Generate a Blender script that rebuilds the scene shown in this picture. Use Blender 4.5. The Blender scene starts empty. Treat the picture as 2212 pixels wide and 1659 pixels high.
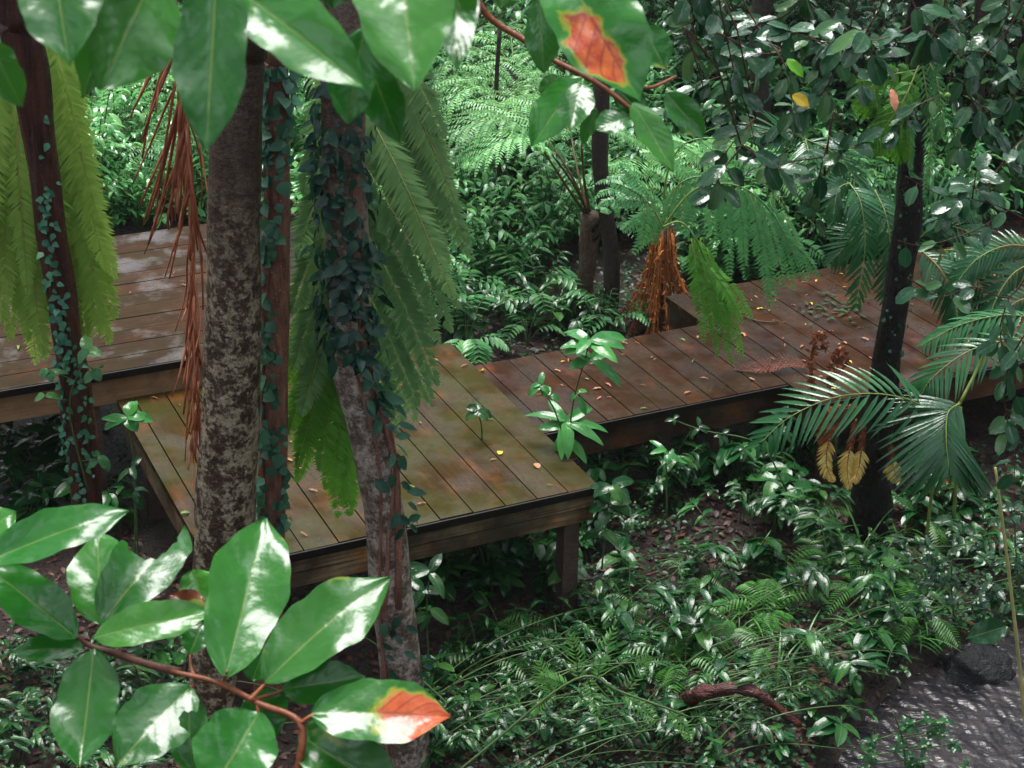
import bpy, math, random
import numpy as np
from mathutils import Vector as V, Matrix
R = random.Random(7)
sc = bpy.context.scene
COL = sc.collection
# ------------------------------------------------------------------ camera
FPX, PITCH, ROLL = 3555.03, 0.448315, 0.0173311
CAM = V((0, 0, 4.6749))
fw = V((0, math.cos(PITCH), -math.sin(PITCH))); rt0 = V((1, 0, 0)); up0 = rt0.cross(fw)
rt = math.cos(ROLL)*rt0 + math.sin(ROLL)*up0
up = -math.sin(ROLL)*rt0 + math.cos(ROLL)*up0
cd = bpy.data.cameras.new('camera'); cam = bpy.data.objects.new('camera', cd); COL.objects.link(cam)
m = Matrix((rt, up, -fw)).transposed().to_4x4(); m.translation = CAM; cam.matrix_world = m
cd.sensor_width = 36; cd.lens = FPX/2212*36; cd.clip_end = 500; cd.clip_start = .05
cd.dof.use_dof = True; cd.dof.focus_distance = 9.5; cd.dof.aperture_fstop = 19
sc.camera = cam
def ray(u, v): return fw + rt*((u-1106)/FPX) - up*((v-829.5)/FPX)
def at(u, v, y):                       # point on the vertical plane y
    d = ray(u, v); return CAM + d*(y/d.y)
def on(u, v, z):                       # point on the level z
    d = ray(u, v); return CAM + d*((z-CAM.z)/d.z)
# deck frame
X0 = V((0.5184, 8.3805, 0)); E1 = V((-0.9024, -0.4310, 0)); E2 = V((-0.4310, 0.9024, 0))
def DK(a, b, z=0): return X0 + E1*a + E2*b + V((0, 0, z))
UP = V((0, 0, 1))
# ------------------------------------------------------------------ mesh builder
class MB:
    def __init__(s): s.v = []; s.f = []; s.uv = []; s.c = []
    def add(s, vs, fs, uvs=None, c=0.5):
        o = len(s.v); s.v += [tuple(p) for p in vs]; s.f += [tuple(o+i for i in f) for f in fs]
        s.uv += (uvs if uvs else [(0.5, 0.5)]*len(vs)); s.c += [c]*len(vs)
    def build(s, name, mat, parent=None, smooth=True, loc=None):
        me = bpy.data.meshes.new(name)
        if loc is not None: me.from_pydata([(p[0]-loc[0], p[1]-loc[1], p[2]-loc[2]) for p in s.v], [], s.f)
        else: me.from_pydata(s.v, [], s.f)
        n = len(s.v)
        if n:
            uvl = me.uv_layers.new(name='UVMap')
            li = np.zeros(len(me.loops), dtype=np.int32); me.loops.foreach_get('vertex_index', li)
            uvl.data.foreach_set('uv', np.array(s.uv, dtype=np.float32)[li].ravel())
            at_ = me.attributes.new('rnd', 'FLOAT', 'POINT'); at_.data.foreach_set('value', np.array(s.c, dtype=np.float32))
        if smooth: me.polygons.foreach_set('use_smooth', [True]*len(me.polygons))
        me.materials.append(mat)
        o = bpy.data.objects.new(name, me); COL.objects.link(o)
        if loc is not None: o.location = loc
        if parent: o.parent = parent; o.matrix_parent_inverse = parent.matrix_basis.inverted()
        return o
    # --- shapes
    def tube(s, pts, rad, n=6, c=0.5, cap=True, wob=0, vs0=0):
        pts = [V(p) for p in pts]; k = len(pts)
        if not hasattr(rad, '__len__'): rad = [rad]*k
        vs = []; uvs = []; T0 = (pts[1]-pts[0]).normalized()
        a = T0.cross(V((0.13, 0.9, 0.21))).normalized(); L = vs0
        for i in range(k):
            T = (pts[min(i+1, k-1)]-pts[max(i-1, 0)]).normalized()
            a = (a - T*a.dot(T)).normalized(); b = T.cross(a)
            if i: L += (pts[i]-pts[i-1]).length
            for j in range(n):
                th = 2*math.pi*j/n; r = rad[i]
                if wob: r *= 1+wob*(math.sin(th*2+i*.7)*.5+math.sin(th*3-i*1.3+1)*.5+R.uniform(-.3, .3))
                vs.append(pts[i]+(a*math.cos(th)+b*math.sin(th))*r); uvs.append((j/n, L))
        fs = [(i*n+j, i*n+(j+1) % n, (i+1)*n+(j+1) % n, (i+1)*n+j) for i in range(k-1) for j in range(n)]
        if cap: fs += [tuple(range(n))[::-1], tuple((k-1)*n+j for j in range(n))]
        s.add(vs, fs, uvs, c)
    def leaf(s, base, d, nrm, L, W, fold=.25, curl=.3, nl=5, nw=1, a=.6, b=.75, c=None, twist=0, wav=0):
        if c is None: c = R.random()
        d = V(d).normalized(); side = d.cross(V(nrm))
        if side.length < 1e-4: side = d.cross(V((1, 0.2, 0.1)))
        side.normalize(); n = side.cross(d)
        pk = (a/(a+b))**a*(b/(a+b))**b
        p = V(base); vs = []; uvs = []; ph = R.uniform(0, 6)
        for i in range(nl+1):
            t = i/nl; w = W/2*(t**a*(1-t)**b)/pk if 0 < t < 1 else W*.02
            th = -curl*t; dd = d*math.cos(th)+n*math.sin(th); nn = n*math.cos(th)-d*math.sin(th)
            if i: p = p+dd*(L/nl)
            for j in range(-nw, nw+1):
                q = j/nw; sd = side*math.cos(twist*t)+nn*math.sin(twist*t)
                h = fold*abs(q)*w + (wav*W*math.sin(t*14+ph+q*1.5)*abs(q) if wav else 0)
                vs.append(p+sd*(q*w)+nn*h); uvs.append((.5+q*.5, t))
        m_ = 2*nw+1
        fs = [(i*m_+j, i*m_+j+1, (i+1)*m_+j+1, (i+1)*m_+j) for i in range(nl) for j in range(m_-1)]
        s.add(vs, fs, uvs, c); return p
    def kite(s, base, d, nrm, L, W, c=.5, bend=0.0, wp=.4):
        side = d.cross(nrm).normalized(); n = side.cross(d)
        s.add([base, base+d*(L*wp)+side*W/2, base+d*L-n*(bend*L), base+d*(L*wp)-side*W/2], [(0, 1, 2, 3)], [(.5, 0), (1, wp), (.5, 1), (0, wp)], c)
    def box(s, c0, ax, ay, az, c=.5, jit=0):
        vs = [V(c0)+ax*i+ay*j+az*k for k in (0, 1) for j in (0, 1) for i in (0, 1)]
        L = (ax.length, ay.length, az.length)
        for f in ((0, 2, 3, 1), (4, 5, 7, 6), (0, 1, 5, 4), (2, 6, 7, 3), (0, 4, 6, 2), (1, 3, 7, 5)):
            s.add([vs[i] for i in f], [(0, 1, 2, 3)], None, c)
def smooth_pts(P, n):                   # Catmull-Rom through P, n samples
    P = [V(p) for p in P]
    if len(P) == 2: return [P[0].lerp(P[1], i/(n-1)) for i in range(n)]
    Q = [P[0]*2-P[1]]+P+[P[-1]*2-P[-2]]; out = []
    for i in range(n):
        t = i/(n-1)*(len(P)-1); k = min(int(t), len(P)-2); t -= k
        a, b, c, d = Q[k:k+4]
        out.append(.5*((2*b)+(c-a)*t+(2*a-5*b+4*c-d)*t*t+(3*b-a-3*c+d)*t**3))
    return out
def tag(o, label=None, cat=None, group=None, kind=None):
    if label: o['label'] = label
    if cat: o['category'] = cat
    if group: o['group'] = group
    if kind: o['kind'] = kind
    return o
def thing(name, label, cat, loc=(0, 0, 0), group=None):
    o = bpy.data.objects.new(name, None); COL.objects.link(o); o.location = loc; o.empty_display_size = .1
    return tag(o, label, cat, group)
def dup(root, loc, rz=0, s=1, label=None, group=None, tilt=(0, 0)):
    r = root.copy(); COL.objects.link(r); r.location = loc; r.rotation_euler = (tilt[0], tilt[1], rz); r.scale = (s, s, s)
    if label: r['label'] = label
    if group: r['group'] = group
    for ch in root.children:
        c = ch.copy(); COL.objects.link(c); c.parent = r
    return r
# ------------------------------------------------------------------ materials
def newmat(name):
    mt = bpy.data.materials.new(name); mt.use_nodes = True; nt = mt.node_tree; nt.nodes.clear()
    return mt, nt, (lambda t, **k: mk(nt, t, **k))
def mk(nt, t, **k):
    n = nt.nodes.new(t)
    for a, v in k.items():
        if a.startswith('i_'):
            key = a[2:]; n.inputs[int(key) if key.isdigit() else key.replace('_', ' ')].default_value = v
        else: setattr(n, a, v)
    return n
def ramp(nt, fac, stops, interp='LINEAR'):
    r = nt.nodes.new('ShaderNodeValToRGB'); cr = r.color_ramp; cr.interpolation = interp
    while len(cr.elements) < len(stops): cr.elements.new(.5)
    for e, (p, c) in zip(cr.elements, stops): e.position = p; e.color = (*c, 1) if len(c) == 3 else c
    nt.links.new(fac, r.inputs[0]); return r.outputs[0]
def g(x): return (x, x, x)
def math_(nt, op, a, b=None, clamp=False):
    n = nt.nodes.new('ShaderNodeMath'); n.operation = op; n.use_clamp = clamp
    for i, x in enumerate((a, b)):
        if x is None: continue
        if isinstance(x, (int, float)): n.inputs[i].default_value = x
        else: nt.links.new(x, n.inputs[i])
    return n.outputs[0]
def mix_(nt, fac, a, b, mode='MIX'):
    n = nt.nodes.new('ShaderNodeMix'); n.data_type = 'RGBA'; n.blend_type = mode
    for i, x in ((0, fac), (6, a), (7, b)):
        if isinstance(x, (int, float)): n.inputs[i].default_value = x
        elif isinstance(x, tuple): n.inputs[i].default_value = (*x, 1)
        else: nt.links.new(x, n.inputs[i])
    return n.outputs[2]
def noise(nt, vec, scale, detail=3, rough=.55, dist=0):
    n = mk(nt, 'ShaderNodeTexNoise', i_Scale=scale, i_Detail=detail, i_Roughness=rough, i_Distortion=dist)
    if vec is not None: nt.links.new(vec, n.inputs['Vector'])
    return n.outputs[0]
def mapping(nt, vec, scale=(1, 1, 1), rot=(0, 0, 0)):
    n = nt.nodes.new('ShaderNodeMapping'); n.inputs['Scale'].default_value = scale; n.inputs['Rotation'].default_value = rot
    nt.links.new(vec, n.inputs[0]); return n.outputs[0]
def bump(nt, h, strength=.3, dist=.01, nrm=None):
    b = mk(nt, 'ShaderNodeBump', i_Strength=strength, i_Distance=dist); nt.links.new(h, b.inputs['Height'])
    if nrm is not None: nt.links.new(nrm, b.inputs['Normal'])
    return b.outputs[0]

def leaf_mat(name, c0, c1, c2=None, rough=.22, rvar=.2, trans=.25, tcol=None, nscale=60, bstr=.25, veins=0, spot=None, brown=None, spec=.4, big=0):
    mt, nt, N = newmat(name)
    tc = N('ShaderNodeTexCoord'); ob = tc.outputs['Object']; uv = N('ShaderNodeUVMap').outputs[0]
    at_ = N('ShaderNodeAttribute', attribute_name='rnd').outputs['Fac']
    col = ramp(nt, at_, [(0, c0), (.6, c1), (1, c2 or c1)])
    oi = N('ShaderNodeObjectInfo').outputs['Random']
    ov = N('ShaderNodeHueSaturation'); nt.links.new(col, ov.inputs['Color'])
    nt.links.new(math_(nt, 'ADD', math_(nt, 'MULTIPLY', oi, .5), .75), ov.inputs['Value']); col = ov.outputs[0]
    n1 = noise(nt, ob, nscale*.15, 3)
    col = mix_(nt, math_(nt, 'MULTIPLY', n1, .5), col, mix_(nt, 1.0, col, (.45, .55, .5), 'MULTIPLY'))
    h = None
    if veins:
        sx = N('ShaderNodeSeparateXYZ'); nt.links.new(uv, sx.inputs[0])
        q = math_(nt, 'ABSOLUTE', math_(nt, 'SUBTRACT', sx.outputs[0], .5))          # 0 at midrib, .5 at rim
        mid = math_(nt, 'LESS_THAN', q, .016)
        ln = math_(nt, 'SUBTRACT', sx.outputs[1], math_(nt, 'MULTIPLY', q, .55))
        wv = math_(nt, 'SINE', math_(nt, 'MULTIPLY', ln, veins*6.283))
        lat = math_(nt, 'POWER', math_(nt, 'MULTIPLY', math_(nt, 'ADD', wv, 1.0), .5), 14.0)
        vv = math_(nt, 'MAXIMUM', mid, math_(nt, 'MULTIPLY', lat, .08))
        col = mix_(nt, math_(nt, 'MULTIPLY', vv, .5), col, (.16, .22, .05))
        h = math_(nt, 'ADD', math_(nt, 'MULTIPLY', wv, .09), math_(nt, 'MULTIPLY', mid, -1.2))
    if spot:
        sp = noise(nt, ob, 22, 2)
        col = mix_(nt, ramp(nt, sp, [(.70, g(0)), (.76, g(1))]), col, spot)
    if brown:
        sx2 = N('ShaderNodeSeparateXYZ'); nt.links.new(uv, sx2.inputs[0])
        fx, fy, rad, c_a, c_b = brown
        dx = math_(nt, 'SUBTRACT', sx2.outputs[0], fx); dy = math_(nt, 'SUBTRACT', sx2.outputs[1], fy)
        dd = math_(nt, 'SQRT', math_(nt, 'ADD', math_(nt, 'MULTIPLY', dx, dx), math_(nt, 'MULTIPLY', dy, dy)))
        dd = math_(nt, 'ADD', dd, math_(nt, 'MULTIPLY', math_(nt, 'SUBTRACT', noise(nt, ob, 38, 3), .5), .35))
        bm = ramp(nt, math_(nt, 'SUBTRACT', dd, rad-.5), [(.46, g(1)), (.505, g(0))])
        rimm = ramp(nt, math_(nt, 'SUBTRACT', dd, rad-.5), [(.5, g(1)), (.55, g(0))])
        bc = mix_(nt, ramp(nt, noise(nt, ob, 55, 5, .7), [(.35, g(0)), (.65, g(1))]), c_a, c_b)
        if veins: bc = mix_(nt, math_(nt, 'MULTIPLY', math_(nt, 'ADD', lat, mid, True), .55), bc, (.12, .02, .012))
        bc = mix_(nt, ramp(nt, noise(nt, ob, 30, 3), [(.55, g(0)), (.7, g(.7))]), bc, (.2, .05, .02))
        col = mix_(nt, rimm, col, (.2, .26, .02)); col = mix_(nt, bm, col, bc)
    p = N('ShaderNodeBsdfPrincipled'); nt.links.new(col, p.inputs['Base Color'])
    p.inputs['Specular IOR Level'].default_value = spec
    rn = noise(nt, ob, nscale*.5, 2)
    nt.links.new(math_(nt, 'ADD', math_(nt, 'MULTIPLY', rn, rvar), rough-rvar*.5), p.inputs['Roughness'])
    nb = noise(nt, ob, nscale, 2); bh = nb if h is None else math_(nt, 'ADD', nb, math_(nt, 'MULTIPLY', h, .5))
    nm_ = bump(nt, bh, bstr, .004 if veins else .006)
    if big: nm_ = bump(nt, noise(nt, ob, big, 1.5, .4), .34, .05, nm_)
    nt.links.new(nm_, p.inputs['Normal'])
    tr = N('ShaderNodeBsdfTranslucent')
    if tcol: nt.links.new(mix_(nt, 1.0, col, tcol, 'MULTIPLY'), tr.inputs[0])
    else:
        hs = N('ShaderNodeHueSaturation', i_Value=1.5, i_Hue=.485); nt.links.new(col, hs.inputs['Color']); nt.links.new(hs.outputs[0], tr.inputs[0])
    mx = N('ShaderNodeMixShader', i_0=trans); nt.links.new(p.outputs[0], mx.inputs[1]); nt.links.new(tr.outputs[0], mx.inputs[2])
    out = N('ShaderNodeOutputMaterial'); nt.links.new(mx.outputs[0], out.inputs[0]); return mt

def bark_mat(name, dark, mid, light=None, lscale=9, lth=.55, stretch=(1, 1, 1), nscale=30, bstr=.6, rough=.55, wet=.0, moss=None, zfade=None, ledge=.1, spec=.35):
    mt, nt, N = newmat(name); ob = N('ShaderNodeTexCoord').outputs['Object']; vec = mapping(nt, ob, stretch)
    n1 = noise(nt, vec, nscale, 6, .65); col = ramp(nt, n1, [(.3, dark), (.7, mid)])
    if light:
        l = math_(nt, 'ADD', math_(nt, 'MULTIPLY', noise(nt, ob, lscale, 5, .65), .58), math_(nt, 'MULTIPLY', noise(nt, ob, lscale*4.2, 4, .65), .42)); fac = ramp(nt, l, [(lth, g(0)), (lth+ledge, g(1))])
        if zfade:
            sx = N('ShaderNodeSeparateXYZ'); nt.links.new(ob, sx.inputs[0])
            zf = ramp(nt, math_(nt, 'DIVIDE', math_(nt, 'SUBTRACT', sx.outputs[2], zfade[0]), zfade[1]-zfade[0]), [(0, g(1)), (1, g(.12))])
            fac = math_(nt, 'MULTIPLY', fac, zf)
        lc = ramp(nt, noise(nt, ob, lscale*5, 4), [(.3, tuple(x*.45 for x in light)), (.7, light)])
        col = mix_(nt, fac, col, lc)
    if moss:
        col = mix_(nt, ramp(nt, noise(nt, ob, 5, 4), [(.5, g(0)), (.7, g(.8))]), col, moss)
    sp = noise(nt, ob, 130, 1); col = mix_(nt, ramp(nt, sp, [(.68, g(0)), (.74, g(.5))]), col, tuple(min(1, x*4+(.05 if mid[0] > .02 else .002)) for x in mid))
    p = N('ShaderNodeBsdfPrincipled', i_Roughness=rough); p.inputs['Specular IOR Level'].default_value = spec; nt.links.new(col, p.inputs['Base Color'])
    h = math_(nt, 'ADD', n1, math_(nt, 'MULTIPLY', noise(nt, vec, nscale*3, 4), .5))
    nt.links.new(bump(nt, h, bstr, .03), p.inputs['Normal'])
    if wet: nt.links.new(ramp(nt, noise(nt, ob, 14, 3), [(.4, g(wet)), (.65, g(.7))]), p.inputs['Roughness'])
    out = N('ShaderNodeOutputMaterial'); nt.links.new(p.outputs[0], out.inputs[0]); return mt

def wood_mat(name, c0, c1, stain, algae, alg_amt, axis, stain_amt=.5, rough=(.16, .5), spec=.22, wet=(.42, .58, 2, .45)):
    mt, nt, N = newmat(name); ob = N('ShaderNodeTexCoord').outputs['Object']
    ang = math.atan2(axis.y, axis.x)
    vec = mapping(nt, ob, (1, 1, 1), (0, 0, -ang)); gr = mapping(nt, vec, (1.2, 26, 26))
    rn = N('ShaderNodeAttribute', attribute_name='rnd').outputs['Fac']
    n1 = noise(nt, gr, 2.2, 5, .6, .6)
    col = ramp(nt, n1, [(.3, c0), (.72, c1)])
    v = N('ShaderNodeHueSaturation'); nt.links.new(col, v.inputs['Color']); nt.links.new(math_(nt, 'ADD', math_(nt, 'MULTIPLY', rn, .5), .75), v.inputs['Value']); col = v.outputs[0]
    st = noise(nt, mapping(nt, vec, (2.0, 4, 4)), 1.6, 5, .65)
    col = mix_(nt, ramp(nt, st, [(.52, g(0)), (.72, g(stain_amt))]), col, stain)
    al = noise(nt, ob, 2.3, 4, .6)
    col = mix_(nt, ramp(nt, al, [(.38, g(0)), (.6, g(alg_amt))]), col, algae)
    dk = noise(nt, ob, 5.5, 5, .7); col = mix_(nt, ramp(nt, dk, [(.52, g(0)), (.75, g(.65))]), col, tuple(x*.35 for x in c0))
    sp = noise(nt, ob, 55, 2); col = mix_(nt, ramp(nt, sp, [(.66, g(0)), (.72, g(.5))]), col, (.02, .017, .012))
    p = N('ShaderNodeBsdfPrincipled'); nt.links.new(col, p.inputs['Base Color']); rr = noise(nt, ob, 3.2, 4, .6); nt.links.new(ramp(nt, rr, [(wet[0], g(spec*wet[2])), (wet[1], g(spec*wet[3]))]), p.inputs['Specular IOR Level']); nt.links.new(ramp(nt, rr, [(wet[0]-.07, g(rough[0])), (wet[1]+.07, g(rough[1]))]), p.inputs['Roughness'])
    h = math_(nt, 'ADD', n1, math_(nt, 'MULTIPLY', noise(nt, ob, 45, 3), .6))
    nt.links.new(bump(nt, h, .28, .006), p.inputs['Normal'])
    out = N('ShaderNodeOutputMaterial'); nt.links.new(p.outputs[0], out.inputs[0]); return mt

def plain_mat(name, c0, c1, scale=20, rough=.5, bstr=.3, stretch=(1, 1, 1), trans=0):
    mt, nt, N = newmat(name); ob = N('ShaderNodeTexCoord').outputs['Object']; vec = mapping(nt, ob, stretch)
    rn = N('ShaderNodeAttribute', attribute_name='rnd').outputs['Fac']
    n = noise(nt, vec, scale, 4); f = math_(nt, 'ADD', math_(nt, 'MULTIPLY', n, .7), math_(nt, 'MULTIPLY', math_(nt, 'SUBTRACT', rn, .5), .5))
    col = ramp(nt, f, [(.25, c0), (.55, c1)])
    p = N('ShaderNodeBsdfPrincipled', i_Roughness=rough); p.inputs['Specular IOR Level'].default_value = .25; nt.links.new(col, p.inputs['Base Color'])
    nt.links.new(bump(nt, n, bstr, .01), p.inputs['Normal']); last = p.outputs[0]
    if trans:
        tr = N('ShaderNodeBsdfTranslucent'); nt.links.new(col, tr.inputs[0]); mx = N('ShaderNodeMixShader', i_0=trans)
        nt.links.new(p.outputs[0], mx.inputs[1]); nt.links.new(tr.outputs[0], mx.inputs[2]); last = mx.outputs[0]
    out = N('ShaderNodeOutputMaterial'); nt.links.new(last, out.inputs[0]); return mt

G_NEAR0, G_NEAR1, G_NEAR2 = (.014, .115, .013), (.024, .15, .018), (.05, .2, .025)
M = {}
M['near'] = leaf_mat('wet_broad_leaf', G_NEAR0, G_NEAR1, G_NEAR2, rough=.2, rvar=.16, trans=.22, nscale=55, bstr=.24, veins=9, spot=(.16, .22, .03), big=10, spec=.44)
M['near_red'] = leaf_mat('red_tipped_leaf', G_NEAR1, G_NEAR1, None, rough=.21, rvar=.16, trans=.15, nscale=55, bstr=.24, veins=9, brown=(.55, .92, .47, (.42, .07, .025), (.5, .12, .04)), big=10, spec=.44)
M['near_orange'] = leaf_mat('orange_patched_leaf', G_NEAR1, G_NEAR1, None, rough=.21, rvar=.16, trans=.2, nscale=55, bstr=.24, veins=9, brown=(.66, .62, .26, (.5, .13, .025), (.3, .03, .015)), big=10, spec=.44)
M['near_edge'] = leaf_mat('brown_edged_leaf', (.2, .04, .015), (.26, .06, .02), None, rough=.3, trans=.1, veins=9, brown=(.5, .1, .3, (.2, .25, .03), (.1, .2, .03)))
M['lime_leaf'] = leaf_mat('lime_leaf', (.12, .4, .02), (.14, .45, .02), None, rough=.3, trans=.4, veins=6)
M['twig'] = plain_mat('orange_twig', (.16, .05, .022), (.34, .115, .05), 60, .4)
M['twig_dark'] = plain_mat('dark_twig', (.045, .02, .014), (.13, .055, .035), 60, .45)
M['shrub'] = leaf_mat('round_shrub_leaf', (.014, .06, .03), (.026, .09, .04), (.055, .14, .042), rough=.14, rvar=.16, trans=.2, nscale=70, bstr=.3, veins=5)
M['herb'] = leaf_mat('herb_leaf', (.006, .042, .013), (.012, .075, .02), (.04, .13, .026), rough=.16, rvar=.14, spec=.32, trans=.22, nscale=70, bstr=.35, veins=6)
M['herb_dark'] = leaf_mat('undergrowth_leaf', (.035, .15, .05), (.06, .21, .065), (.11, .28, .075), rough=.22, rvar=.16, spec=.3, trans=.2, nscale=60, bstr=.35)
M['bright'] = leaf_mat('lightened_bank_leaf', (.07, .28, .07), (.12, .39, .12), (.2, .47, .13), rough=.16, rvar=.14, spec=.55, trans=.3, nscale=50, bstr=.3)  # strong open-sky light on the bank is put into this leaf colour
M['fern_pale'] = leaf_mat('pale_fern', (.14, .4, .13), (.2, .5, .18), (.26, .56, .18), rough=.4, trans=.3, nscale=40, bstr=.1)
M['fern_mid'] = leaf_mat('green_fern', (.06, .22, .075), (.09, .29, .1), (.12, .35, .11), rough=.35, trans=.3, nscale=40, bstr=.1)
M['fern_hang'] = leaf_mat('hanging_fern', (.13, .29, .1), (.18, .35, .13), (.23, .42, .15), rough=.6, rvar=.1, trans=.5, nscale=40, bstr=.1, spec=.3)
M['fern_low'] = leaf_mat('hanging_fern_low', (.08, .26, .02), (.11, .32, .03), (.13, .38, .04), rough=.5, rvar=.1, trans=.35, nscale=40, bstr=.1, spec=.3)
M['fern_yellow'] = leaf_mat('yellow_green_fern', (.19, .34, .05), (.25, .42, .07), (.32, .5, .1), rough=.5, rvar=.1, trans=.35, nscale=40, bstr=.1, spec=.3)
M['fern_lime'] = leaf_mat('lime_fern', (.04, .2, .01), (.055, .25, .012), (.08, .3, .015), rough=.4, trans=.35, nscale=40, bstr=.1)
M['palm'] = leaf_mat('palm_leaflet', (.014, .08, .026), (.02, .105, .032), (.03, .13, .035), rough=.14, rvar=.12, spec=.42, trans=.18, nscale=60, bstr=.3)
M['fern_ground'] = leaf_mat('ground_fern', (.03, .13, .02), (.05, .19, .03), (.09, .24, .04), rough=.3, trans=.3, nscale=40, bstr=.1, spec=.3)
M['ivy_dark'] = leaf_mat('dark_ivy', (.007, .035, .022), (.011, .05, .03), (.02, .075, .038), rough=.24, rvar=.2, spec=.22, trans=.1, nscale=60, bstr=.3)
M['ivy_teal'] = leaf_mat('teal_ivy', (.018, .095, .055), (.026, .125, .07), (.04, .16, .07), rough=.38, rvar=.2, trans=.1, nscale=60, bstr=.2)
M['cover'] = leaf_mat('ground_cover_leaf', (.007, .04, .015), (.012, .06, .02), (.025, .08, .022), rough=.3, rvar=.2, trans=.15, nscale=60, bstr=.3, spec=.18)
M['dull'] = leaf_mat('dull_leaf', (.02, .045, .015), (.03, .065, .02), (.045, .08, .025), rough=.5, trans=.1, nscale=60, spec=.2)
M['dead'] = plain_mat('dead_frond', (.12, .035, .015), (.33, .11, .045), 40, .45, trans=.15)
M['dead_palm'] = plain_mat('dead_palm_strand', (.22, .06, .03), (.55, .21, .11), 9, .45, stretch=(4, 4, 1))
M['dead_yellow'] = plain_mat('dead_yellow_fern', (.58, .36, .09), (.75, .64, .22), 7, .5, trans=.15)
M['dead_red'] = plain_mat('dead_red_fern', (.05, .013, .008), (.15, .04, .024), 25, .5)
M['skirt'] = plain_mat('dead_frond_skirt', (.24, .07, .018), (.55, .2, .05), 30, .6)
M['litter'] = plain_mat('leaf_litter', (.02, .009, .006), (.085, .032, .018), 3, .5)
M['tan'] = plain_mat('tan_leaf', (.3, .14, .06), (.5, .27, .13), 40, .4)
M['pink'] = plain_mat('pink_leaf', (.35, .12, .07), (.5, .22, .14), 40, .4)
M['yellow'] = plain_mat('yellow_leaf', (.55, .38, .03), (.65, .5, .06), 40, .4)
M['greenf'] = plain_mat('green_fallen_leaf', (.1, .2, .03), (.2, .34, .06), 40, .4)
M['cane'] = plain_mat('cane_stem', (.035, .075, .02), (.08, .14, .04), 20, .4)
M['bamboo'] = plain_mat('pale_stalk', (.3, .28, .1), (.45, .42, .18), 20, .4)
M['trunk_main'] = bark_mat('mottled_bark', (.012, .006, .0035), (.07, .036, .019), (.4, .33, .22), 12, .475, nscale=40, wet=.3, zfade=(1.7, 2.4), ledge=.09)
M['trunk_center'] = bark_mat('lichen_bark', (.03, .018, .012), (.15, .1, .072), (.42, .37, .3), 9.5, .46, nscale=34, wet=.35, zfade=(1.6, 2.7))
M['trunk_red'] = bark_mat('red_fibrous_bark', (.07, .028, .018), (.26, .12, .08), None, nscale=30, stretch=(1, 1, .3))
M['trunk_lean'] = bark_mat('dark_fibrous_bark', (.005, .002, .0015), (.09, .03, .02), None, nscale=26, stretch=(1, 1, .09), bstr=1.0, wet=.3)
M['trunk_black'] = bark_mat('black_bark', (.0015, .0015, .0015), (.014, .011, .009), None, nscale=30, stretch=(1, 1, .3), bstr=1.0, wet=.25, spec=.25)
M['trunk_fern'] = bark_mat('fern_trunk_bark', (.03, .014, .008), (.14, .07, .04), (.16, .13, .1), 14, .5, nscale=45, stretch=(1, 1, .5), bstr=1)
M['trunk_thin'] = bark_mat('thin_dark_bark', (.008, .005, .004), (.04, .025, .018), None, nscale=30)
M['log'] = bark_mat('wet_red_log', (.012, .003, .0025), (.1, .022, .016), (.34, .13, .05), 7, .58, nscale=18, stretch=(.3, 1, 1), wet=.12, bstr=1)
M['rock'] = bark_mat('wet_black_rock', (.002, .002, .003), (.009, .0095, .012), None, nscale=24, wet=.2, bstr=1, spec=.4)
M['deck_c'] = wood_mat('olive_brown_boards', (.024, .0135, .004), (.055, .031, .009), (.15, .048, .008), (.033, .032, .005), .85, E2, .65, rough=(.2, .6), spec=.07)
M['deck_r'] = wood_mat('red_brown_boards', (.016, .006, .003), (.042, .0145, .006), (.11, .03, .007), (.022, .016, .004), .5, E2, .65, rough=(.2, .6), spec=.08)
M['deck_l'] = wood_mat('brown_boards', (.018, .0085, .004), (.044, .022, .01), (.085, .026, .007), (.026, .019, .005), .55, E1, .6, rough=(.04, .6), spec=.1, wet=(.36, .5, 5, .5))
M['beam'] = wood_mat('stained_beam', (.06, .035, .016), (.42, .29, .16), (.3, .1, .02), (.02, .015, .01), .9, E1, .95, rough=(.4, .7))
M['beam_dark'] = wood_mat('rust_stained_beam', (.04, .018, .008), (.11, .05, .02), (.2, .065, .015), (.015, .01, .007), .8, E1, .8, rough=(.4, .7))
M['beam_tan'] = wood_mat('tan_beam', (.16, .09, .045), (.26, .155, .08), (.2, .1, .04), (.1, .06, .03), .4, E1, .4, rough=(.4, .7))
M['post'] = wood_mat('grey_brown_post', (.06, .04, .034), (.13, .085, .075), (.12, .06, .04), (.05, .03, .025), .4, UP, .4, rough=(.4, .7))
M['edge_dark'] = plain_mat('dark_edge_strip', (.004, .003, .0025), (.018, .011, .008), 40, .5)  # near-black colour of the continuous strip along the deck edges

# ------------------------------------------------------------------ terrain
STREAM = [on(2215, 1440, -.95)+V((2.5, .9, 0)), on(2240, 1470, -.95), on(2080, 1560, -.95), on(1990, 1680, -.95), on(1900, 1850, -.95), on(1500, 2500, -.95)]
def seg_d(x, y):
    best = 9
    for a, b in zip(STREAM, STREAM[1:]):
        dx, dy = b.x-a.x, b.y-a.y; t = max(0, min(1, ((x-a.x)*dx+(y-a.y)*dy)/(dx*dx+dy*dy)))
        best = min(best, math.hypot(x-a.x-t*dx, y-a.y-t*dy))
    return best
def hgt(x, y):
    z = -.87+.04*math.sin(x*1.7+y*.6)+.035*math.sin(x*.9-y*1.9+1)+.025*math.sin(3.1*x+2.3*y)
    z += max(0, y-13.5)*.10+max(0, -x-3.5)*.05*max(0, min(1, (y-10)/3))
    d = seg_d(x, y); z -= .24*max(0, min(1, (.62-d)/.3)) if d < .62 else 0
    return z
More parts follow.
